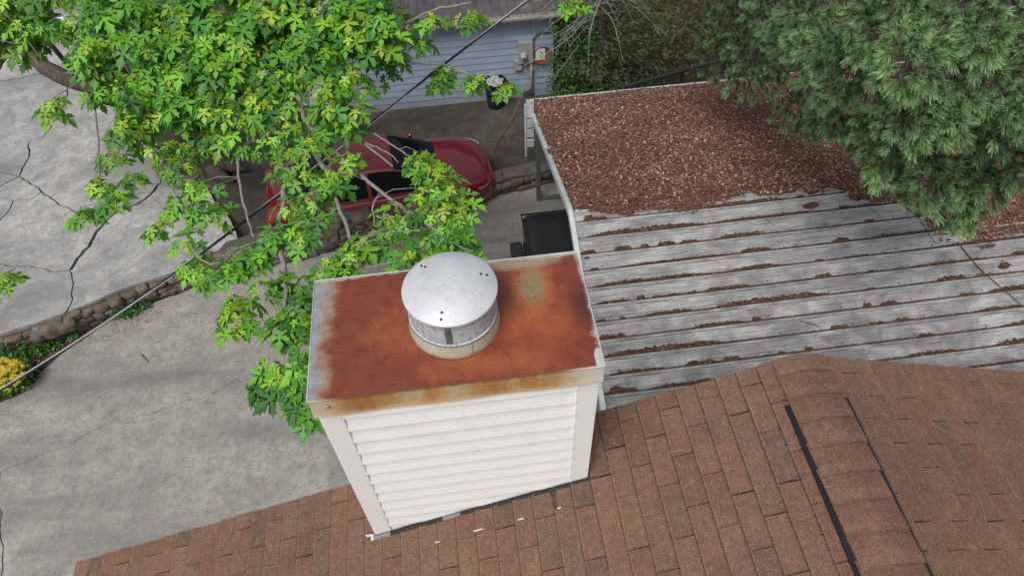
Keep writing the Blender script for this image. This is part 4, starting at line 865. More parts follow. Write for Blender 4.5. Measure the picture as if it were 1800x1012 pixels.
# ------------------------------------------------------------------ maple tree
def rotmat(f, up_):          # columns: right, forward, up
    f = f/np.linalg.norm(f, axis=-1, keepdims=True); r_ = np.cross(f, up_); r_ /= np.linalg.norm(r_, axis=-1, keepdims=True)+1e-9; u = np.cross(r_, f); return np.stack([r_, f, u], -1)
half = [(.05, -.01), (.20, -.05), (.30, .02), (.40, .00), (.28, .13), (.15, .19), (.34, .25), (.42, .34), (.56, .37), (.50, .44), (.60, .58), (.42, .52), (.36, .58), (.27, .47), (.09, .37), (.13, .55), (.27, .66), (.17, .70), (.20, .84), (.10, .84), (.0, 1.06)]
LT = [(0., 0.)]+half+[(-a, b) for a, b in half[:-1][::-1]]
LTv = np.array([(a, b, 0.) for a, b in LT]+[(0, .34, 0)]); nL = len(LTv)
LTf = np.array([(nL-1, (i+1) % (nL-1), i) for i in range(nL-1)])[:, ::-1]
def maple_leaves(items):     # items: pos, dir(3), size, colour
    P, D, Sz, C = [np.array(a, float) for a in zip(*items)]; n = len(P)
    up_ = np.array([0, 0, 1.])+rng.normal(0, .22, (n, 3)); Rm = rotmat(D, up_)
    x, y = LTv[:, 0], LTv[:, 1]; fold = rng.uniform(.05, .45, n); droop = rng.uniform(.1, .55, n)+(rng.uniform(0, 1, n) < .2)*rng.uniform(.2, .7, n); wd = rng.uniform(.8, 1.1, n); tw = rng.normal(0, .18, n)
    V = np.empty((n, nL, 3)); V[:, :, 0] = x[None]*wd[:, None]; V[:, :, 1] = y[None]; V[:, :, 2] = np.abs(x)[None]*fold[:, None]-(y**2)[None]*droop[:, None]*.6-(x**2)[None]*1.1*droop[:, None]+(x*y)[None]*tw[:, None]
    V *= Sz[:, None, None]; V = np.einsum('nij,nkj->nki', Rm, V)+P[:, None, :]
    F = (LTf[None]+(np.arange(n)*nL)[:, None, None]).reshape(-1, 3)
    edge_ = np.where(np.arange(nL) == nL-1, 1.12, np.where(y > .8, .92, 1.))
    Cc = C[:, None, :]*edge_[None, :, None]*rng.uniform(.93, 1.07, (n, nL, 1))
    return V.reshape(-1, 3), F, Cc.reshape(-1, 3)
mp = thing('maple_tree', 'big silver maple with bright green lobed leaves overhanging the cracked driveway', 'tree', (0, 0, 0))
TB = np.array([-4.95, 11.0, .38])
tr = MB(); rr = []
tpts = smooth_path([TB+[0, 0, -.1], TB+[.02, -.02, .35], TB+[.05, -.1, 1.2], TB+[0, -.25, 2.6], TB+[.1, -.4, 4.2], TB+[.35, -.2, 6.5], TB+[.5, 0, 9.5]], 5)
tr.tube(tpts, list(np.interp(np.arange(len(tpts)), [0, 3, 6, 12, 20, 30], [.85, .60, .46, .40, .33, .2])), 16)
for k, (px, py) in enumerate(((285, 300), (300, 318), (345, 322), (395, 312), (415, 295))):
    q = onz(px, py, .45); tr.tube([TB+[0, 0, .5], (TB*.45+q*.55)+[0, 0, .22], q, q+(q-TB)*.25+[0, 0, -.1]], [.34, .22, .11, .04], 8)
tr.build('trunk', m_bark, mp, smooth=True)
def P3(px, py, z): return onz(px, py, z)
limbs = []
def limb(pts, r0, r1, mat=m_twig, name='branch'):
    q = smooth_path(pts, 5); n = len(q)
    q = [a+rng.normal(0, .006, 3) for a in q]
    MB().tube(q, list(np.linspace(r0, r1, n)), 7).build(name, mat, mp, smooth=True); limbs.extend(q); return q
limb([TB+[-.1, -.2, 2.4], P3(165, 152, 2.9), P3(95, 128, 3.2), P3(40, 85, 3.3), P3(-30, 10, 3.5)], .20, .10, m_bark, 'limb')
limb([P3(140, 142, 3.0), P3(90, 80, 4.2), P3(20, 10, 4.8), P3(-40, -60, 5.2)], .045, .03, m_dtwig)
limb([P3(120, 60, 4.0), P3(60, 20, 4.6), P3(0, -50, 5)], .05, .04, m_dtwig)
hub = TB+[.05, -.35, 3.6]
limb([hub, P3(420, 160, 4.9), P3(500, 175, 5.6), P3(525, 187, 5.9), P3(549, 227, 6.0), P3(620, 296, 6.1), P3(690, 353, 6.3), P3(729, 378, 6.35), P3(781, 424, 6.4)], .040, .008)
limb([P3(525, 187, 5.9), P3(580, 212, 5.9), P3(612, 226, 5.9), P3(640, 252, 5.95), P3(690, 292, 6.0)], .022, .008)
limb([P3(612, 226, 5.9), P3(660, 238, 5.95), P3(700, 262, 6.0), P3(735, 284, 6.0)], .012, .006)
limb([P3(640, 252, 5.95), P3(676, 266, 6), P3(702, 285, 6)], .01, .005)
limb([P3(520, 230, 6.0), P3(560, 280, 6.1), P3(579, 311, 6.1), P3(594, 361, 6.2), P3(623, 432, 6.3), P3(640, 470, 6.4)], .03, .012)
limb([P3(591, 366, 6.2), P3(574, 395, 6.2), P3(571, 429, 6.2)], .012, .006); limb([P3(667, 340, 6.2), P3(655, 368, 6.2), P3(659, 398, 6.2)], .011, .005)
limb([P3(420, 170, 4.9), P3(470, 225, 5.4), P3(424, 262, 5.4), P3(418, 300, 5.4), P3(432, 370, 5.5), P3(445, 419, 5.6)], .03, .010)
limb([P3(470, 225, 5.4), P3(500, 320, 5.8), P3(490, 400, 6.0), P3(500, 480, 6.2), P3(500, 560, 6.3), P3(520, 640, 6.4), P3(540, 700, 6.4)], .035, .006)
limb([P3(490, 400, 6.0), P3(430, 440, 6.0), P3(370, 465, 6.0), P3(325, 425, 6.0)], .014, .006); limb([P3(490, 520, 6.2), P3(505, 570, 6.2), P3(515, 640, 6.2), P3(480, 640, 6.2)], .010, .005)
limb([hub, P3(300, 150, 5.2), P3(200, 120, 5.6), P3(161, 100, 5.6), P3(162, 150, 5.5), P3(172, 250, 5.4), P3(175, 330, 5.4)], .035, .007)
limb([hub, P3(350, 240, 4.6), P3(340, 320, 4.8), P3(290, 370, 5.0)], .05, .008)
limb([P3(200, 120, 5.6), P3(150, 140, 5.5), P3(112, 160, 5.5), P3(85, 180, 5.5)], .012, .004)
limb([P3(500, 175, 5.6), P3(600, 100, 6.0), P3(680, 60, 6.1), P3(760, 20, 6.2), P3(830, 5, 6.3)], .045, .008)
limb([P3(600, 100, 6.0), P3(680, 105, 5.9), P3(740, 112, 5.8), P3(790, 118, 5.7), P3(840, 138, 5.6), P3(885, 155, 5.5)], .022, .005, m_lichen)
limb([P3(690, 353, 6.3), P3(760, 400, 6.5), P3(820, 440, 6.6)], .02, .006)
limb([hub, P3(330, 60, 5.8), P3(345, 10, 6.0), P3(352, -60, 6.2)], .07, .04, m_bark)
limb([hub+[0, 0, 1], P3(480, 60, 6.2), P3(560, 20, 6.6), P3(640, -60, 7)], .07, .03)
limb([P3(179, 30, 6.2), P3(176, 5, 6.3), P3(170, -40, 6.5)], .02, .018)
LA = np.array(limbs)
# foliage: sprays (picture point, radius in picture px, height) gathered along the limbs
SPR = [(60, 15, 42, 6.0), (125, 50, 48, 6.1), (25, 62, 34, 5.6), (20, 20, 40, 5.8), (185, 75, 50, 6.1), (180, 135, 42, 5.7), (250, 35, 58, 6.3), (240, 105, 58, 6.0), (300, 65, 58, 6.3), (330, 125, 58, 6.0), (385, 55, 58, 6.4), (420, 115, 58, 6.2), (455, 45, 58, 6.5),
  (500, 85, 56, 6.4), (520, 25, 50, 6.6), (560, 60, 45, 6.6), (605, 25, 45, 6.7), (640, 45, 36, 6.7), (480, 145, 48, 6.2), (400, 185, 46, 5.8), (340, 180, 42, 5.6), (285, 165, 50, 5.7), (230, 190, 42, 5.6), (205, 235, 36, 5.5), (185, 275, 20, 5.5), (170, 312, 18, 5.5), (172, 345, 28, 5.5), (145, 372, 16, 5.5),
  (300, 235, 34, 5.4), (340, 250, 28, 5.2), (300, 298, 38, 5.3), (335, 322, 36, 5.4), (270, 262, 26, 5.3), (440, 165, 46, 6.0), (560, 150, 28, 6.3), (600, 165, 38, 6.4), (625, 130, 26, 6.4), (595, 195, 30, 6.3), (495, 240, 44, 6.2), (556, 232, 36, 6.3), (470, 225, 36, 6.0), (440, 252, 30, 5.9), (540, 268, 42, 6.3), (588, 282, 34, 6.4), (573, 302, 26, 6.4),
  (500, 298, 22, 6.0), (232, 305, 14, 5.3), (85, 180, 20, 5.5), (262, 378, 22, 5.4), (300, 345, 28, 5.4), (352, 352, 32, 5.5), (372, 372, 16, 5.5), (520, 345, 34, 6.3), (500, 368, 32, 6.3), (542, 372, 34, 6.4), (478, 400, 26, 6.3), (510, 412, 26, 6.4), (560, 350, 22, 6.3),
  (730, 262, 22, 6.2), (760, 298, 24, 6.3), (738, 332, 26, 6.4), (770, 335, 26, 6.5), (795, 335, 32, 6.6), (808, 362, 22, 6.6), (775, 372, 30, 6.6), (722, 385, 26, 6.5), (702, 372, 22, 6.5), (640, 432, 32, 6.6), (600, 452, 32, 6.6), (700, 440, 36, 6.6), (760, 422, 36, 6.6), (800, 415, 32, 6.6), (826, 440, 26, 6.7), (742, 458, 30, 6.7), (575, 470, 16, 6.5), (660, 410, 24, 6.5),
  (325, 415, 16, 6.0), (332, 448, 22, 6.0), (368, 468, 32, 6.1), (410, 470, 26, 6.1), (440, 452, 24, 6.1), (452, 430, 24, 6.2), (405, 440, 22, 5.8), (408, 520, 20, 6.1), (408, 556, 24, 6.2), (470, 500, 36, 6.3), (512, 488, 38, 6.4), (530, 520, 32, 6.5), (488, 540, 36, 6.4), (530, 560, 26, 6.5), (500, 572, 22, 6.5), (535, 600, 18, 6.6), (530, 625, 16, 6.6),
  (468, 640, 20, 6.3), (500, 658, 22, 6.4), (528, 680, 18, 6.5), (536, 702, 12, 6.5), (720, 15, 28, 6.3), (690, 45, 28, 6.2), (700, 82, 32, 6.0), (735, 55, 26, 6.1), (665, 85, 28, 6.2), (680, 100, 26, 5.9), (640, 75, 28, 6.3), (790, 118, 22, 5.8), (825, 138, 18, 5.7), (768, 132, 14, 5.8), (890, 148, 14, 5.7), (822, 18, 16, 6.5), (1003, 2, 12, 6.6), (745, 30, 16, 6.3), (0, 478, 8, 5.5),
  (-40, 20, 60, 6.0), (-60, -60, 80, 6.3), (60, -60, 80, 6.4), (200, -50, 80, 6.6), (340, -50, 80, 6.8), (480, -50, 80, 6.9), (620, -50, 70, 6.9)]
GL = [(.165, .40, .036), (.115, .315, .034), (.062, .20, .032), (.20, .445, .040), (.085, .26, .048), (.14, .36, .042)]
YG = [(.30, .50, .045), (.25, .47, .040), (.38, .52, .06)]
items = []; twig = MB(); low_items = 0
def rosette(p, out, nl, sz, young, shade=1.):
    ax = np.array(out, float)
    for k in range(nl):
        a = k*2.4+random.uniform(-.4, .4); d = np.array([math.cos(a), math.sin(a), random.uniform(-.55, .05)])+ax*.55; d /= np.linalg.norm(d)
        t = k/max(1, nl-1); L = sz*(.65+.55*t)*random.uniform(.85, 1.15)
        c_ = np.array(random.choice(YG)) if (young and t < .42) else np.array(random.choice(GL)); c_ = c_*random.uniform(.65, 1.3)*shade; L *= random.choice([.7, .85, 1, 1, 1.15])
        st = p+d*[1, 1, .4]*sz*random.uniform(.25, .7)*(.4+t)-np.array([0, 0, t*sz*.5]); items.append((st, d, L, c_))
for (px, py, r_, z) in SPR:
    yp = random.choice([.25, .45, .75, .95]) if py < 330 or random.random() < .5 else .35; r_ = r_*(1. if py < 215 and px < 660 else .80)
    if px > 860: r_ *= .6
    if 390 < px < 560 and py > 480: r_ *= .78
    if 480 < px < 820 and 225 < py < 350: r_ *= .80
    c0 = P3(px, py, z); dpt = (c0-CP)@FW; rw = r_/FPX*dpt; nr = max(2, int((1.0 if py < 215 and px < 660 else .66)*(r_/13.)**1.75))
    nears = LA[np.argsort(((LA-c0)**2).sum(1))[:14]]; near = nears[0]
    for k in range(nr):
        a = random.uniform(0, 2*math.pi); q = math.sqrt(random.random())*rw; off = RT*math.cos(a)*q+UP*math.sin(a)*q*.95
        dz = random.uniform(-.45, .12)*min(1.4, rw*2.2); p = c0+off+FW*(-dz)*.9
        near = nears[random.randrange(len(nears))]; out = (p-near); out[2] = 0; nn = np.linalg.norm(out); out = out/nn if nn > 1e-3 else np.array([1., 0, 0])
        deep = dz < -.25*min(1.4, rw*2.2)
        rosette(p, out*.7+np.array([0, -.55, -.45]), random.randint(7, 10), random.uniform(.155, .215) if py < 215 and px < 660 else random.uniform(.12, .17), random.random() < yp)
        if random.random() < .4:
            m_ = p*.45+near*.55+np.array([0, 0, .05]) if np.linalg.norm(p-near) < 1.2 else p+(near-p)/np.linalg.norm(near-p)*.5; e0 = near if np.linalg.norm(p-near) < 1.2 else m_+(near-p)/np.linalg.norm(near-p)*.25
            twig.tube([e0, m_, p], [.005, .0042, .003], 4, False)
# upper crown out of view keeps the shade beneath natural
for _ in range(120):
    a = random.uniform(0, 2*math.pi); q = 4.8*math.sqrt(random.random()); p = TB+np.array([math.cos(a)*q, 1.5+math.sin(a)*q*.9, random.uniform(6.3, 9.3)])
    px, py, zz = proj(p)
    if py < -30: rosette(p, (0, 0, -.1), 8, .2, False)
V, F, C = maple_leaves(items); npmesh('crown', V, F, C, m_leaf, mp)
twig.build('twigs', m_twig, mp)['kind'] = 'stuff'

# ------------------------------------------------------------------ pines
def needles(shoots, nn, L, w, cols, name, parent):     # shoots: pos, dir, scale, colour factor
    P, D, Sc, Cf = [np.array(a, float) for a in zip(*shoots)]; n = len(P)
    t = rng.uniform(0, 1, (n, nn)); az = rng.uniform(0, 2*math.pi, (n, nn)); sp = rng.uniform(.25, .85, (n, nn))*(1-.45*t); ln = L*rng.uniform(.75, 1.15, (n, nn))*Sc[:, None]
    Rm = rotmat(D, np.array([0, 0, 1.])+rng.normal(0, .1, (n, 3)))
    loc = np.stack([np.cos(az)*np.sin(sp), np.cos(sp), np.sin(az)*np.sin(sp)], -1); d = np.einsum('nij,nkj->nki', Rm, loc)
    base = P[:, None, :]+D[:, None, :]*(t*.11*Sc[:, None])[..., None]; tip = base+d*ln[..., None]; tip[..., 2] -= .010*Sc[:, None]
    side = np.cross(d, np.array(FW)[None, None]*-1+rng.normal(0, .5, (n, nn, 3))); side /= np.linalg.norm(side, axis=-1, keepdims=True)+1e-9
    V = np.stack([base-side*w/2, base+side*w/2, tip+side*w*.2, tip-side*w*.2], 2).reshape(-1, 3); F = np.arange(len(V)).reshape(-1, 4)
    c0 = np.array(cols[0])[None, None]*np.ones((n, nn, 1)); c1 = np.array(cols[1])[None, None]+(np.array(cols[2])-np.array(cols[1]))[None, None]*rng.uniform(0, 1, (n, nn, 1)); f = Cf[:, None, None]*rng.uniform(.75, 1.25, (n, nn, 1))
    C = np.stack([c0*f, c0*f, c1*f, c1*f], 2).reshape(-1, 3)
    return npmesh(name, V, F, C, m_needle, parent)
def pine(name, label, base, top, boughs, cols, nsh, L, seedr, twig_mat=m_pbark):
    t = thing(name, label, 'tree'); base = np.array(base, float); top = np.array(top, float)
    q = [base+(top-base)*k/12+np.array([.05*math.sin(k), .05*math.cos(k*1.3), 0]) for k in range(13)]; MB().tube(q, list(np.linspace(.20, .06, 13)), 10).build('trunk', m_pbark, t, smooth=True)
    sh = []; tw = MB()
    for (px, py, r_, z, bf) in boughs:
        r_ *= random.uniform(.85, 1.08); c0 = P3(px, py, z+random.uniform(-.35, .35)); rw = r_/FPX*((c0-CP)@FW)
        hz = min(max(z-.5, base[2]+.6), top[2]-.2); st = base+(top-base)*((hz-base[2])/(top[2]-base[2]))
        ax = c0-st; ln = np.linalg.norm(ax); ax = ax/ln; md = (st+c0)/2+np.array([0, 0, .25]); tw.tube(smooth_path([st, md, c0+ax*rw*.4], 4), list(np.linspace(.028, .006, 9)), 5, False)
        for k in range(int(nsh*(r_/45.)**1.6)):
            a = random.uniform(0, 2*math.pi); q = math.sqrt(random.random())*rw; dep = random.uniform(-.6, .3)*rw*1.4; p = c0+RT*math.cos(a)*q+UP*math.sin(a)*q-FW*dep
            o = (p-c0)/max(rw, .05); d = ax*[1, 1, .3]*.75+o*.6+np.array([0, -.30, .42])+rng.normal(0, .25, 3); d /= np.linalg.norm(d)
            sh.append((p, d, random.uniform(.75, 1.25), bf*random.uniform(.6, 1.45)))
            if k % 2 == 0: tw.tube([p-d*.22+(c0-p)*.25, p, p+d*.10], [.006, .0045, .003], 4, False)
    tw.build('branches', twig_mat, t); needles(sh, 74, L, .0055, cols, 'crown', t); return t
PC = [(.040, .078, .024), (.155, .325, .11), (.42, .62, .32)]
NB = [(1445, 75, 48, 6.2, 1.), (1420, 28, 50, 6.2, .9), (1500, 100, 58, 6.5, 1.), (1480, 190, 44, 5.6, .95), (1520, 232, 46, 5.6, 1.), (1550, 45, 58, 6.8, 1.1), (1600, 100, 58, 6.8, 1.15), (1560, 160, 58, 6.4, 1.), (1605, 200, 52, 6.4, 1.1), (1650, 45, 58, 7.0, 1.15), (1685, 125, 58, 6.9, 1.15), (1660, 190, 50, 6.6, 1.1), (1720, 55, 58, 7.0, 1.1), (1745, 145, 58, 6.8, 1.1),
  (1790, 90, 50, 6.9, 1.), (1795, 200, 50, 6.5, 1.), (1725, 222, 48, 6.2, .95), (1640, 245, 46, 5.9, 1.), (1582, 262, 46, 5.6, 1.), (1545, 275, 40, 5.4, .95), (1600, 298, 40, 5.2, .9), (1655, 292, 42, 5.3, .85), (1720, 292, 46, 5.2, .85), (1782, 282, 46, 5.2, .85), (1680, 338, 44, 5.0, .95), (1722, 330, 36, 5.0, .9), (1750, 250, 46, 5.7, .85), (1692, 372, 26, 4.9, 1.), (1640, 328, 34, 5.0, .9), (1560, 228, 40, 5.8, .95), (1850, 100, 70, 6.8, 1.), (1850, 250, 70, 6.0, .9), (1600, -60, 80, 7.2, 1.), (1760, -60, 80, 7.3, 1.), (1610, 265, 40, 5.4, .8), (1470, 140, 40, 5.9, .9)]
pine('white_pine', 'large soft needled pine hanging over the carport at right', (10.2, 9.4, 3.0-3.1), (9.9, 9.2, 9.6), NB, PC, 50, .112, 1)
FB = [(1290, 55, 58, 4.2, .6), (1255, 105, 38, 3.6, .55), (1330, 100, 52, 4.4, .7), (1350, 50, 52, 4.6, .7), (1385, 40, 48, 5.0, .75), (1400, 100, 46, 4.8, .8), (1300, 128, 28, 3.6, .6), (1440, 150, 36, 4.6, .8), (1420, 198, 34, 4.2, .75), (1385, 192, 26, 4.0, .75), (1350, 140, 30, 4.0, .65), (1445, 212, 28, 4.2, .75), (1300, 20, 50, 4.6, .55), (1260, 40, 40, 4.2, .5), (1370, 0, 50, 5.2, .7), (1420, 60, 40, 5.2, .8), (1300, -60, 70, 5.0, .6), (1440, -50, 70, 5.6, .8), (1400, 150, 30, 4.2, .6), (1390, 60, 40, 4.9, .7), (1340, 20, 40, 4.8, .6)]  # low bough factors paint this pine's shade into the shared needle colours
pine('shaded_pine', 'darker shaded pine standing behind the rear edge of the carport', (8.2, 14.6, -.1), (8.0, 14.2, 8.0), FB, PC, 48, .11, 2)

# ------------------------------------------------------------------ hemlock with bare lichened twigs, shrubs behind the carport
hm = thing('hemlock_tree', 'thin hemlock with bare lichen grey twigs beside the blue house corner', 'tree')
h0 = np.array([4.28, 12.95, -.1]); hq = [h0+np.array([.06*math.sin(k*.8)+k*.012, .03*k, k*.55]) for k in range(14)]
MB().tube(hq, list(np.linspace(.13, .06, 14)), 10).build('trunk', m_pbark, hm, smooth=True)
bw = MB(); lw = MB(); hs_ = []; HQ = np.array(hq)
rh = random.Random(5)
for k in range(150):
    zz = rh.uniform(.4, 6.0); st = h0+np.array([0, 0, zz])+[.0, zz*.05, 0]; a = rh.uniform(-2.9, -1.2) if rh.random() < .3 else rh.uniform(-1.1, .9) if rh.random() < .75 else rh.uniform(0, 6.28); L = (rh.uniform(.7, 1.6) if a < -1.2 else rh.uniform(1.0, 3.0))*(1.1-zz*.05)
    d = np.array([math.cos(a), math.sin(a)*.7, rh.uniform(-.25, .25)]); pts = [st]; p = st.copy()
    for j in range(6):
        d = d+rng.normal(0, .16, 3)+[0, 0, -.05]; p = p+d*L/6; pts.append(p.copy())
    dead = a < -1.9 and zz > 1.8; (lw if dead else bw).tube(pts, list(np.linspace(.014, .003, 7)), 5, False)
    for j in range(1, 7):
        for s_ in range(3):
            dd = np.array([rh.uniform(-1, 1), rh.uniform(-1, 1), rh.uniform(-.5, .3)]); q = pts[j]+dd*rh.uniform(.12, .35); (lw if dead else bw).tube([pts[j], (pts[j]+q)/2+rng.normal(0, .02, 3), q], [.004, .003, .002], 4, False)
            if not dead or rh.random() < .08:
                for g_ in range(2): hs_.append((q+rng.normal(0, .07, 3), dd/np.linalg.norm(dd), rh.uniform(.6, 1.0), rh.uniform(.6, 1.25)))
for k in range(40):       # lichened twigs hanging in front of the gutter
    st = h0+np.array([rh.uniform(-.3, .1), rh.uniform(-.4, .1), rh.uniform(2.0, 4.2)]); d = np.array([-rh.uniform(.5, 1.)*(1 if k < 24 else -1), -rh.uniform(0, .5), rh.uniform(-.3, .15)]); pts = [st]; p = st.copy(); L = rh.uniform(.9, 1.9)
    for j in range(6): d = d+rng.normal(0, .2, 3)+[0, 0, -.08]; p = p+d*L/6; pts.append(p.copy())
    lw.tube(pts, list(np.linspace(.012, .003, 7)), 4, False)
    for j in range(1, 7):
        for s_ in range(3): q = pts[j]+rng.normal(0, .10, 3)+[0, 0, -.05]; lw.tube([pts[j], q], [.004, .002], 4, False)
bw.build('branches', m_dtwig, hm); lw.build('dead_branches', m_lichen, hm)['label'] = 'pale lichen covered dead twigs'
needles(hs_, 26, .055, .006, [(.05, .075, .022), (.11, .165, .05), (.22, .29, .10)], 'crown', hm)
def bush(name, label, spots, n, size, pal, parent_cat='shrub'):
    t = thing(name, label, parent_cat, tuple(spots[0][:2])+(0,)); it = []; st = MB(); o0 = np.array(t.location)
    for (x, y, z, r_) in spots:
        c0 = np.array([x, y, z])-o0
        for k in range(int(n*r_*r_*14)):
            d = rng.normal(0, 1, 3); d /= np.linalg.norm(d); p = c0+d*r_*random.uniform(.55, 1.0)*[1, .8, 1.1]; it.append((p, d+[0, -.3, -.2], random.uniform(*size), np.array(random.choice(pal))*random.uniform(.6, 1.3)))
        for k in range(6): q = c0+rng.normal(0, r_*.5, 3); st.tube([np.array([c0[0]*.5, c0[1]*.5, 0]), (c0+[0, 0, -r_])*.6, q], [.012, .008, .004], 5, False)
    P, D, Sz, C = [np.array(a, float) for a in zip(*it)]; n_ = len(P); Rm = rotmat(D, np.array([0, 0, 1.])+rng.normal(0, .3, (n_, 3)))
    tv = np.array([(0, 0, 0), (.28, .35, .05), (.22, .7, 0), (0, 1, -.12), (-.22, .7, 0), (-.28, .35, .05), (0, .5, -.06)]); V = np.einsum('nij,nkj->nki', Rm, tv[None]*Sz[:, None, None])+P[:, None]
    T_ = np.array([(6, i, (i+1) % 6) for i in range(6)]); F = (T_[None]+np.arange(n_)[:, None, None]*7).reshape(-1, 3)
    npmesh('foliage', V.reshape(-1, 3), F, np.repeat(C, 7, 0), m_weed, t); st.build('stem', m_dtwig, t); return t
bush('ivy_shrub', 'bright green leafy shrub against the corner of the blue house', [(3.55, 12.75, .55, .5), (3.6, 12.7, 1.2, .5), (3.85, 12.8, 1.7, .45), (3.5, 12.9, 2.0, .4), (3.9, 12.4, .5, .45)], 130, (.05, .10), [(.035, .12, .02), (.06, .19, .025), (.025, .08, .02), (.09, .24, .035)])
bush('dark_shrub', 'low dark green shrub between the hemlock trunk and the carport', [(5.2, 12.2, .35, .45), (5.6, 12.3, .25, .35), (4.8, 12.2, .3, .35)], 120, (.05, .09), [(.02, .075, .028), (.035, .11, .04), (.018, .05, .02)])
fe = thing('black_fence', 'black rail fence behind the leaf covered carport roof', 'fence')
a, b = P3(1122, 146, .85), P3(1275, 104, .85); a = a+(a-b)*.2; b = b+(b-a)*.4
MB().tube([a, b], .045, 8).build('rail', m_bmetal, fe)
for t_ in (.12, .42, .72, .95): p = a+(b-a)*t_; MB().tube([p, (p[0], p[1], -.1)], .035, 8).build('post', m_bmetal, fe)
MB().tube([a-[0, 0, .45], b-[0, 0, .45]], .03, 8).build('rail', m_bmetal, fe)
fl_n = lambda n: np.stack([rng.uniform(3.4, 14, n), rng.uniform(11.2, 19, n), np.full(n, .0)], 1)
tag(leafbits(5000, fl_n, (.05, .10), 'forest_floor_leaves', m_litter, [(.10, .055, .03), (.06, .035, .02), (.14, .08, .045), (.05, .05, .02)], .5, .03), 'dead leaves over the shaded ground behind the carport', 'leaf litter', kind='stuff')

# ------------------------------------------------------------------ overhead cable
cabl = thing('overhead_cable', 'black service cable twisted with bare wire crossing above the driveways', 'cable')
ctr = smooth_path([P3(-130, 765, 5.35), P3(0, 686, 5.3), P3(150, 590, 5.25), P3(335, 460, 5.25), P3(480, 350, 5.3), P3(605, 255, 5.4), P3(770, 122, 5.7), P3(925, 3, 6.0), P3(1010, -60, 6.2), P3(1300, -280, 6.8)], 22)
L_ = 0; prevp = ctr[0]; h1, h2, h3 = [], [], []
for p in ctr:
    L_ += np.linalg.norm(p-prevp); prevp = p; a = L_*1.9; e1 = np.array([0, 0, 1.]); e2 = np.array([.7, -.7, 0])
    for h_, ph in ((h1, 0), (h2, 2.09), (h3, 4.19)): h_.append(p+(e1*math.cos(a+ph)+e2*math.sin(a+ph))*.0085)
MB().tube(h1, .0075, 6).build('insulated_wire', m_cable, cabl); MB().tube(h2, .0075, 6).build('insulated_wire', m_cable, cabl); MB().tube(h3, .0080, 6).build('bare_wire', m_wire, cabl)

# ------------------------------------------------------------------ weeds, flowers, grass, twigs
WP = [(.05, .15, .025), (.08, .22, .03), (.035, .10, .02), (.11, .27, .04)]
def at0(px, py, z=.05): q = onz(px, py, z); return q[0], q[1]
for k, (px, py, r_, lab) in enumerate(((30, 600, .26, 'leafy weed in the soil bed left of the round boulder'), (62, 612, .2, 'dark leafy weed beside the yellow flowers below the wall'), (88, 603, .16, 'bright green weed clump standing alone on the bare soil bed'), (55, 590, .15, 'small weed right under the round boulder'), (125, 585, .12, 'smallest weed between two wall stones and the driveway'),
        (185, 552, .18, 'weed growing out of the wall face above the cable'), (215, 545, .24, 'wide weed patch at the driveway edge below the wall'), (245, 532, .16, 'weed at the right end of the patch along the wall'), (280, 505, .12, 'small dark weed high on the stone wall face'), (30, 660, .3, 'dark bushy weed behind the yellow flowers'), (10, 625, .3, 'tall dark weed at the left edge of the soil bed'))):
    x, y = at0(px, py); bush('weed', lab, [(x, y, r_*.5, r_), (x+r_*.6, y-.05, r_*.4, r_*.7)], 240, (.05, .10), WP, 'weed')
x, y = at0(8, 662, .35); yf = bush('flowering_plant', 'yellow flowering plant at the left edge of the lower driveway', [(x, y, .22, .28), (x+.14, y+.08, .28, .2), (x-.2, y-.1, .25, .28)], 150, (.05, .10), WP, 'plant')
it = MB()
for k in range(190):
    a = random.uniform(0, 6.28); q = .33*math.sqrt(random.random()); c0 = (q*math.cos(a)+.04, q*math.sin(a)*.9, .50+random.uniform(-.12, .14)-q*.25)
    for j in range(5):
        b = j*1.257+a; it.add([c0, (c0[0]+.03*math.cos(b-.35), c0[1]+.03*math.sin(b-.35), c0[2]+.010), (c0[0]+.045*math.cos(b), c0[1]+.045*math.sin(b), c0[2]+.002), (c0[0]+.03*math.cos(b+.35), c0[1]+.03*math.sin(b+.35), c0[2]+.010)], [(0, 1, 2, 3)], tuple(np.array((.80, .62, .06))*random.uniform(.75, 1.15)))
it.build('flowers', m_weed, yf, attr=True)['kind'] = 'stuff'
pb = [(.35, .27, .22), (.22, .15, .12), (.45, .36, .30)]
def peb(n):
    x = rng.uniform(-8.2, -5.2, n); return np.stack([x, np.array([wall_y(a) for a in x])-rng.uniform(.05, .5, n), np.full(n, -.005)], 1)
tag(leafbits(420, peb, (.02, .06), 'bed_gravel', m_litter, pb, .6, .015), 'pale pebbles and chips scattered on the soil bed', 'gravel', kind='stuff')
gb = []; gv = []; gc = []
for k in range(9000):
    q = onz(random.uniform(-120, 40), random.uniform(-30, 150), .42)
    e_ = onz(25, 85, .5); 
    pxx, pyy, _ = proj((q[0], q[1], .5))
    if pxx > 26-(pyy-60)*.52: continue
    a = random.uniform(0, 6.28); hh = random.uniform(.05, .12); w_ = .006; b = np.array([math.cos(a), math.sin(a), 0])
    gv += [q-b*w_, q+b*w_, q+np.array([random.uniform(-.04, .04), random.uniform(-.04, .04), hh])]; c_ = np.array(random.choice(WP))*random.uniform(.6, 1.1); gc += [c_*.6, c_*.6, c_]
if gv: tag(npmesh('grass', np.array(gv), np.arange(len(gv)).reshape(-1, 3), np.array(gc), m_weed), 'strip of green grass beside the upper driveway at far left', 'grass', kind='stuff')
def twig_obj(pts, r_, mat, lab):
    tag(MB().tube(smooth_path(pts, 4), list(np.linspace(r_, r_*.5, len(smooth_path(pts, 4)))), 5).build('fallen_twig', mat), lab, 'twig')
def onf(px, py, h=.03): return onplane(px, py, (0, RY, RZC+h), (0, -MF, 1))
def onb(px, py, h=.06): return onplane(px, py, (0, RY, RZC+h), (0, MBK, 1))
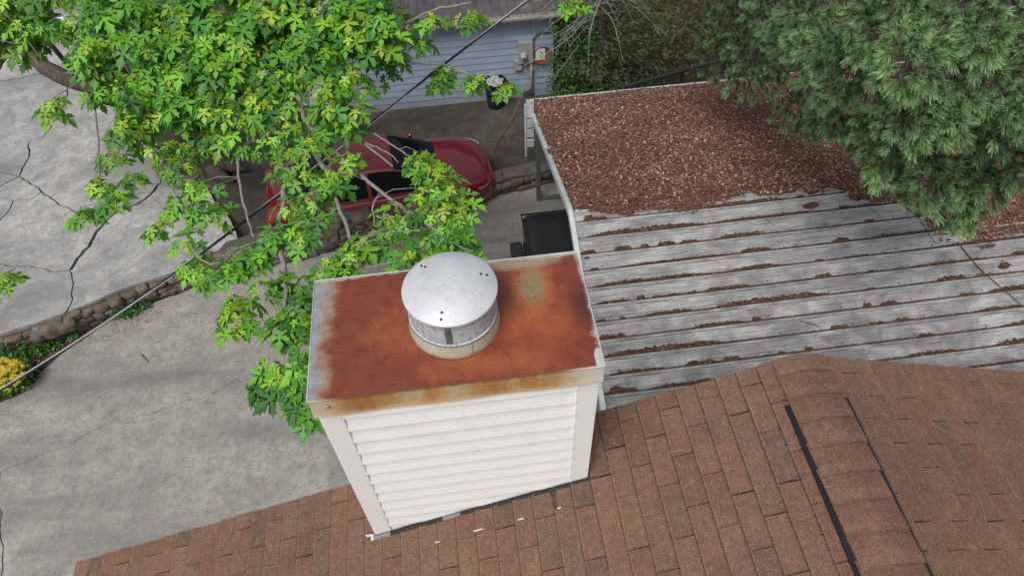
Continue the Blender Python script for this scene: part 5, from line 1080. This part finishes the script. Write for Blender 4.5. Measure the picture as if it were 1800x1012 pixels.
twig_obj([onf(1683, 425), onf(1720, 470), onf(1760, 505), onf(1800, 540)], .010, m_dtwig, 'long dark fallen twig slanting across the carport ribs at right')
twig_obj([onf(1610, 332), onf(1608, 365), onf(1632, 410), onf(1645, 428)], .007, m_dtwig, 'thin dark twig beside the leaf heap under the pine')
twig_obj([onf(1525, 362), onf(1545, 378), onf(1567, 392)], .006, m_twig, 'short pale twig on a clean carport strip')
twig_obj([onf(1720, 385), onf(1750, 405), onf(1780, 412)], .006, m_twig, 'pale forked twig lying on the leaf heap at right')
twig_obj([onf(1752, 410), onf(1780, 400), onf(1815, 393)], .006, m_twig, 'pale twig pointing to the right edge over the carport')
twig_obj([onf(1498, 310), onf(1500, 325), onf(1502, 350)], .006, m_twig, 'stubby pale stick in the debris pile near the carport ridge')
twig_obj([onf(1405, 563), onf(1430, 570), onf(1448, 580)], .006, m_dtwig, 'dark curved twig low on the middle carport strips')
twig_obj([onf(1345, 380), onf(1352, 390), onf(1365, 398)], .004, m_dtwig, 'small hooked twig near the carport ridge')
twig_obj([onb(975, 265), onb(990, 248), onb(1015, 243), onb(1035, 244)], .008, m_twig, 'curved pale stick on the leaf litter by the gable edge')
twig_obj([onb(1073, 176), onb(1085, 173), onb(1100, 172)], .012, m_twig, 'short pale stick on the leaf litter near the rear eave')
twig_obj([onf(1600, 290, .1), onf(1622, 288, .1), onf(1647, 285, .1)], .014, m_twig, 'broken pale stick under the pine boughs')
def onr(px, py, right=False): return on_roof(px, py, .018, right)
for k, (a, rt, lab) in enumerate((([(393, 952), (405, 940), (407, 925)], False, 'pale bent twig on the shingles left of the chimney'), ([(1637, 742), (1655, 755), (1670, 760)], True, 'curled pine needles right of the ridge vent'), ([(1690, 758), (1705, 757), (1715, 750)], True, 'short curved needle on the right slope'), ([(1715, 865), (1730, 900), (1733, 930)], True, 'long bent needle on the right slope'), ([(1178, 795), (1200, 790), (1215, 795)], False, 'thin straw on the shingles right of the chimney'), ([(1770, 840), (1780, 860), (1795, 880)], True, 'straw at the right edge of the roof'))):
    twig_obj([onr(*q, rt) for q in a], .0022 if k else .003, m_twig, lab)
twig_obj([P3(248, 622, .01), P3(255, 630, .01), P3(262, 637, .01)], .010, m_dtwig, 'dark stick lying on the lower driveway')
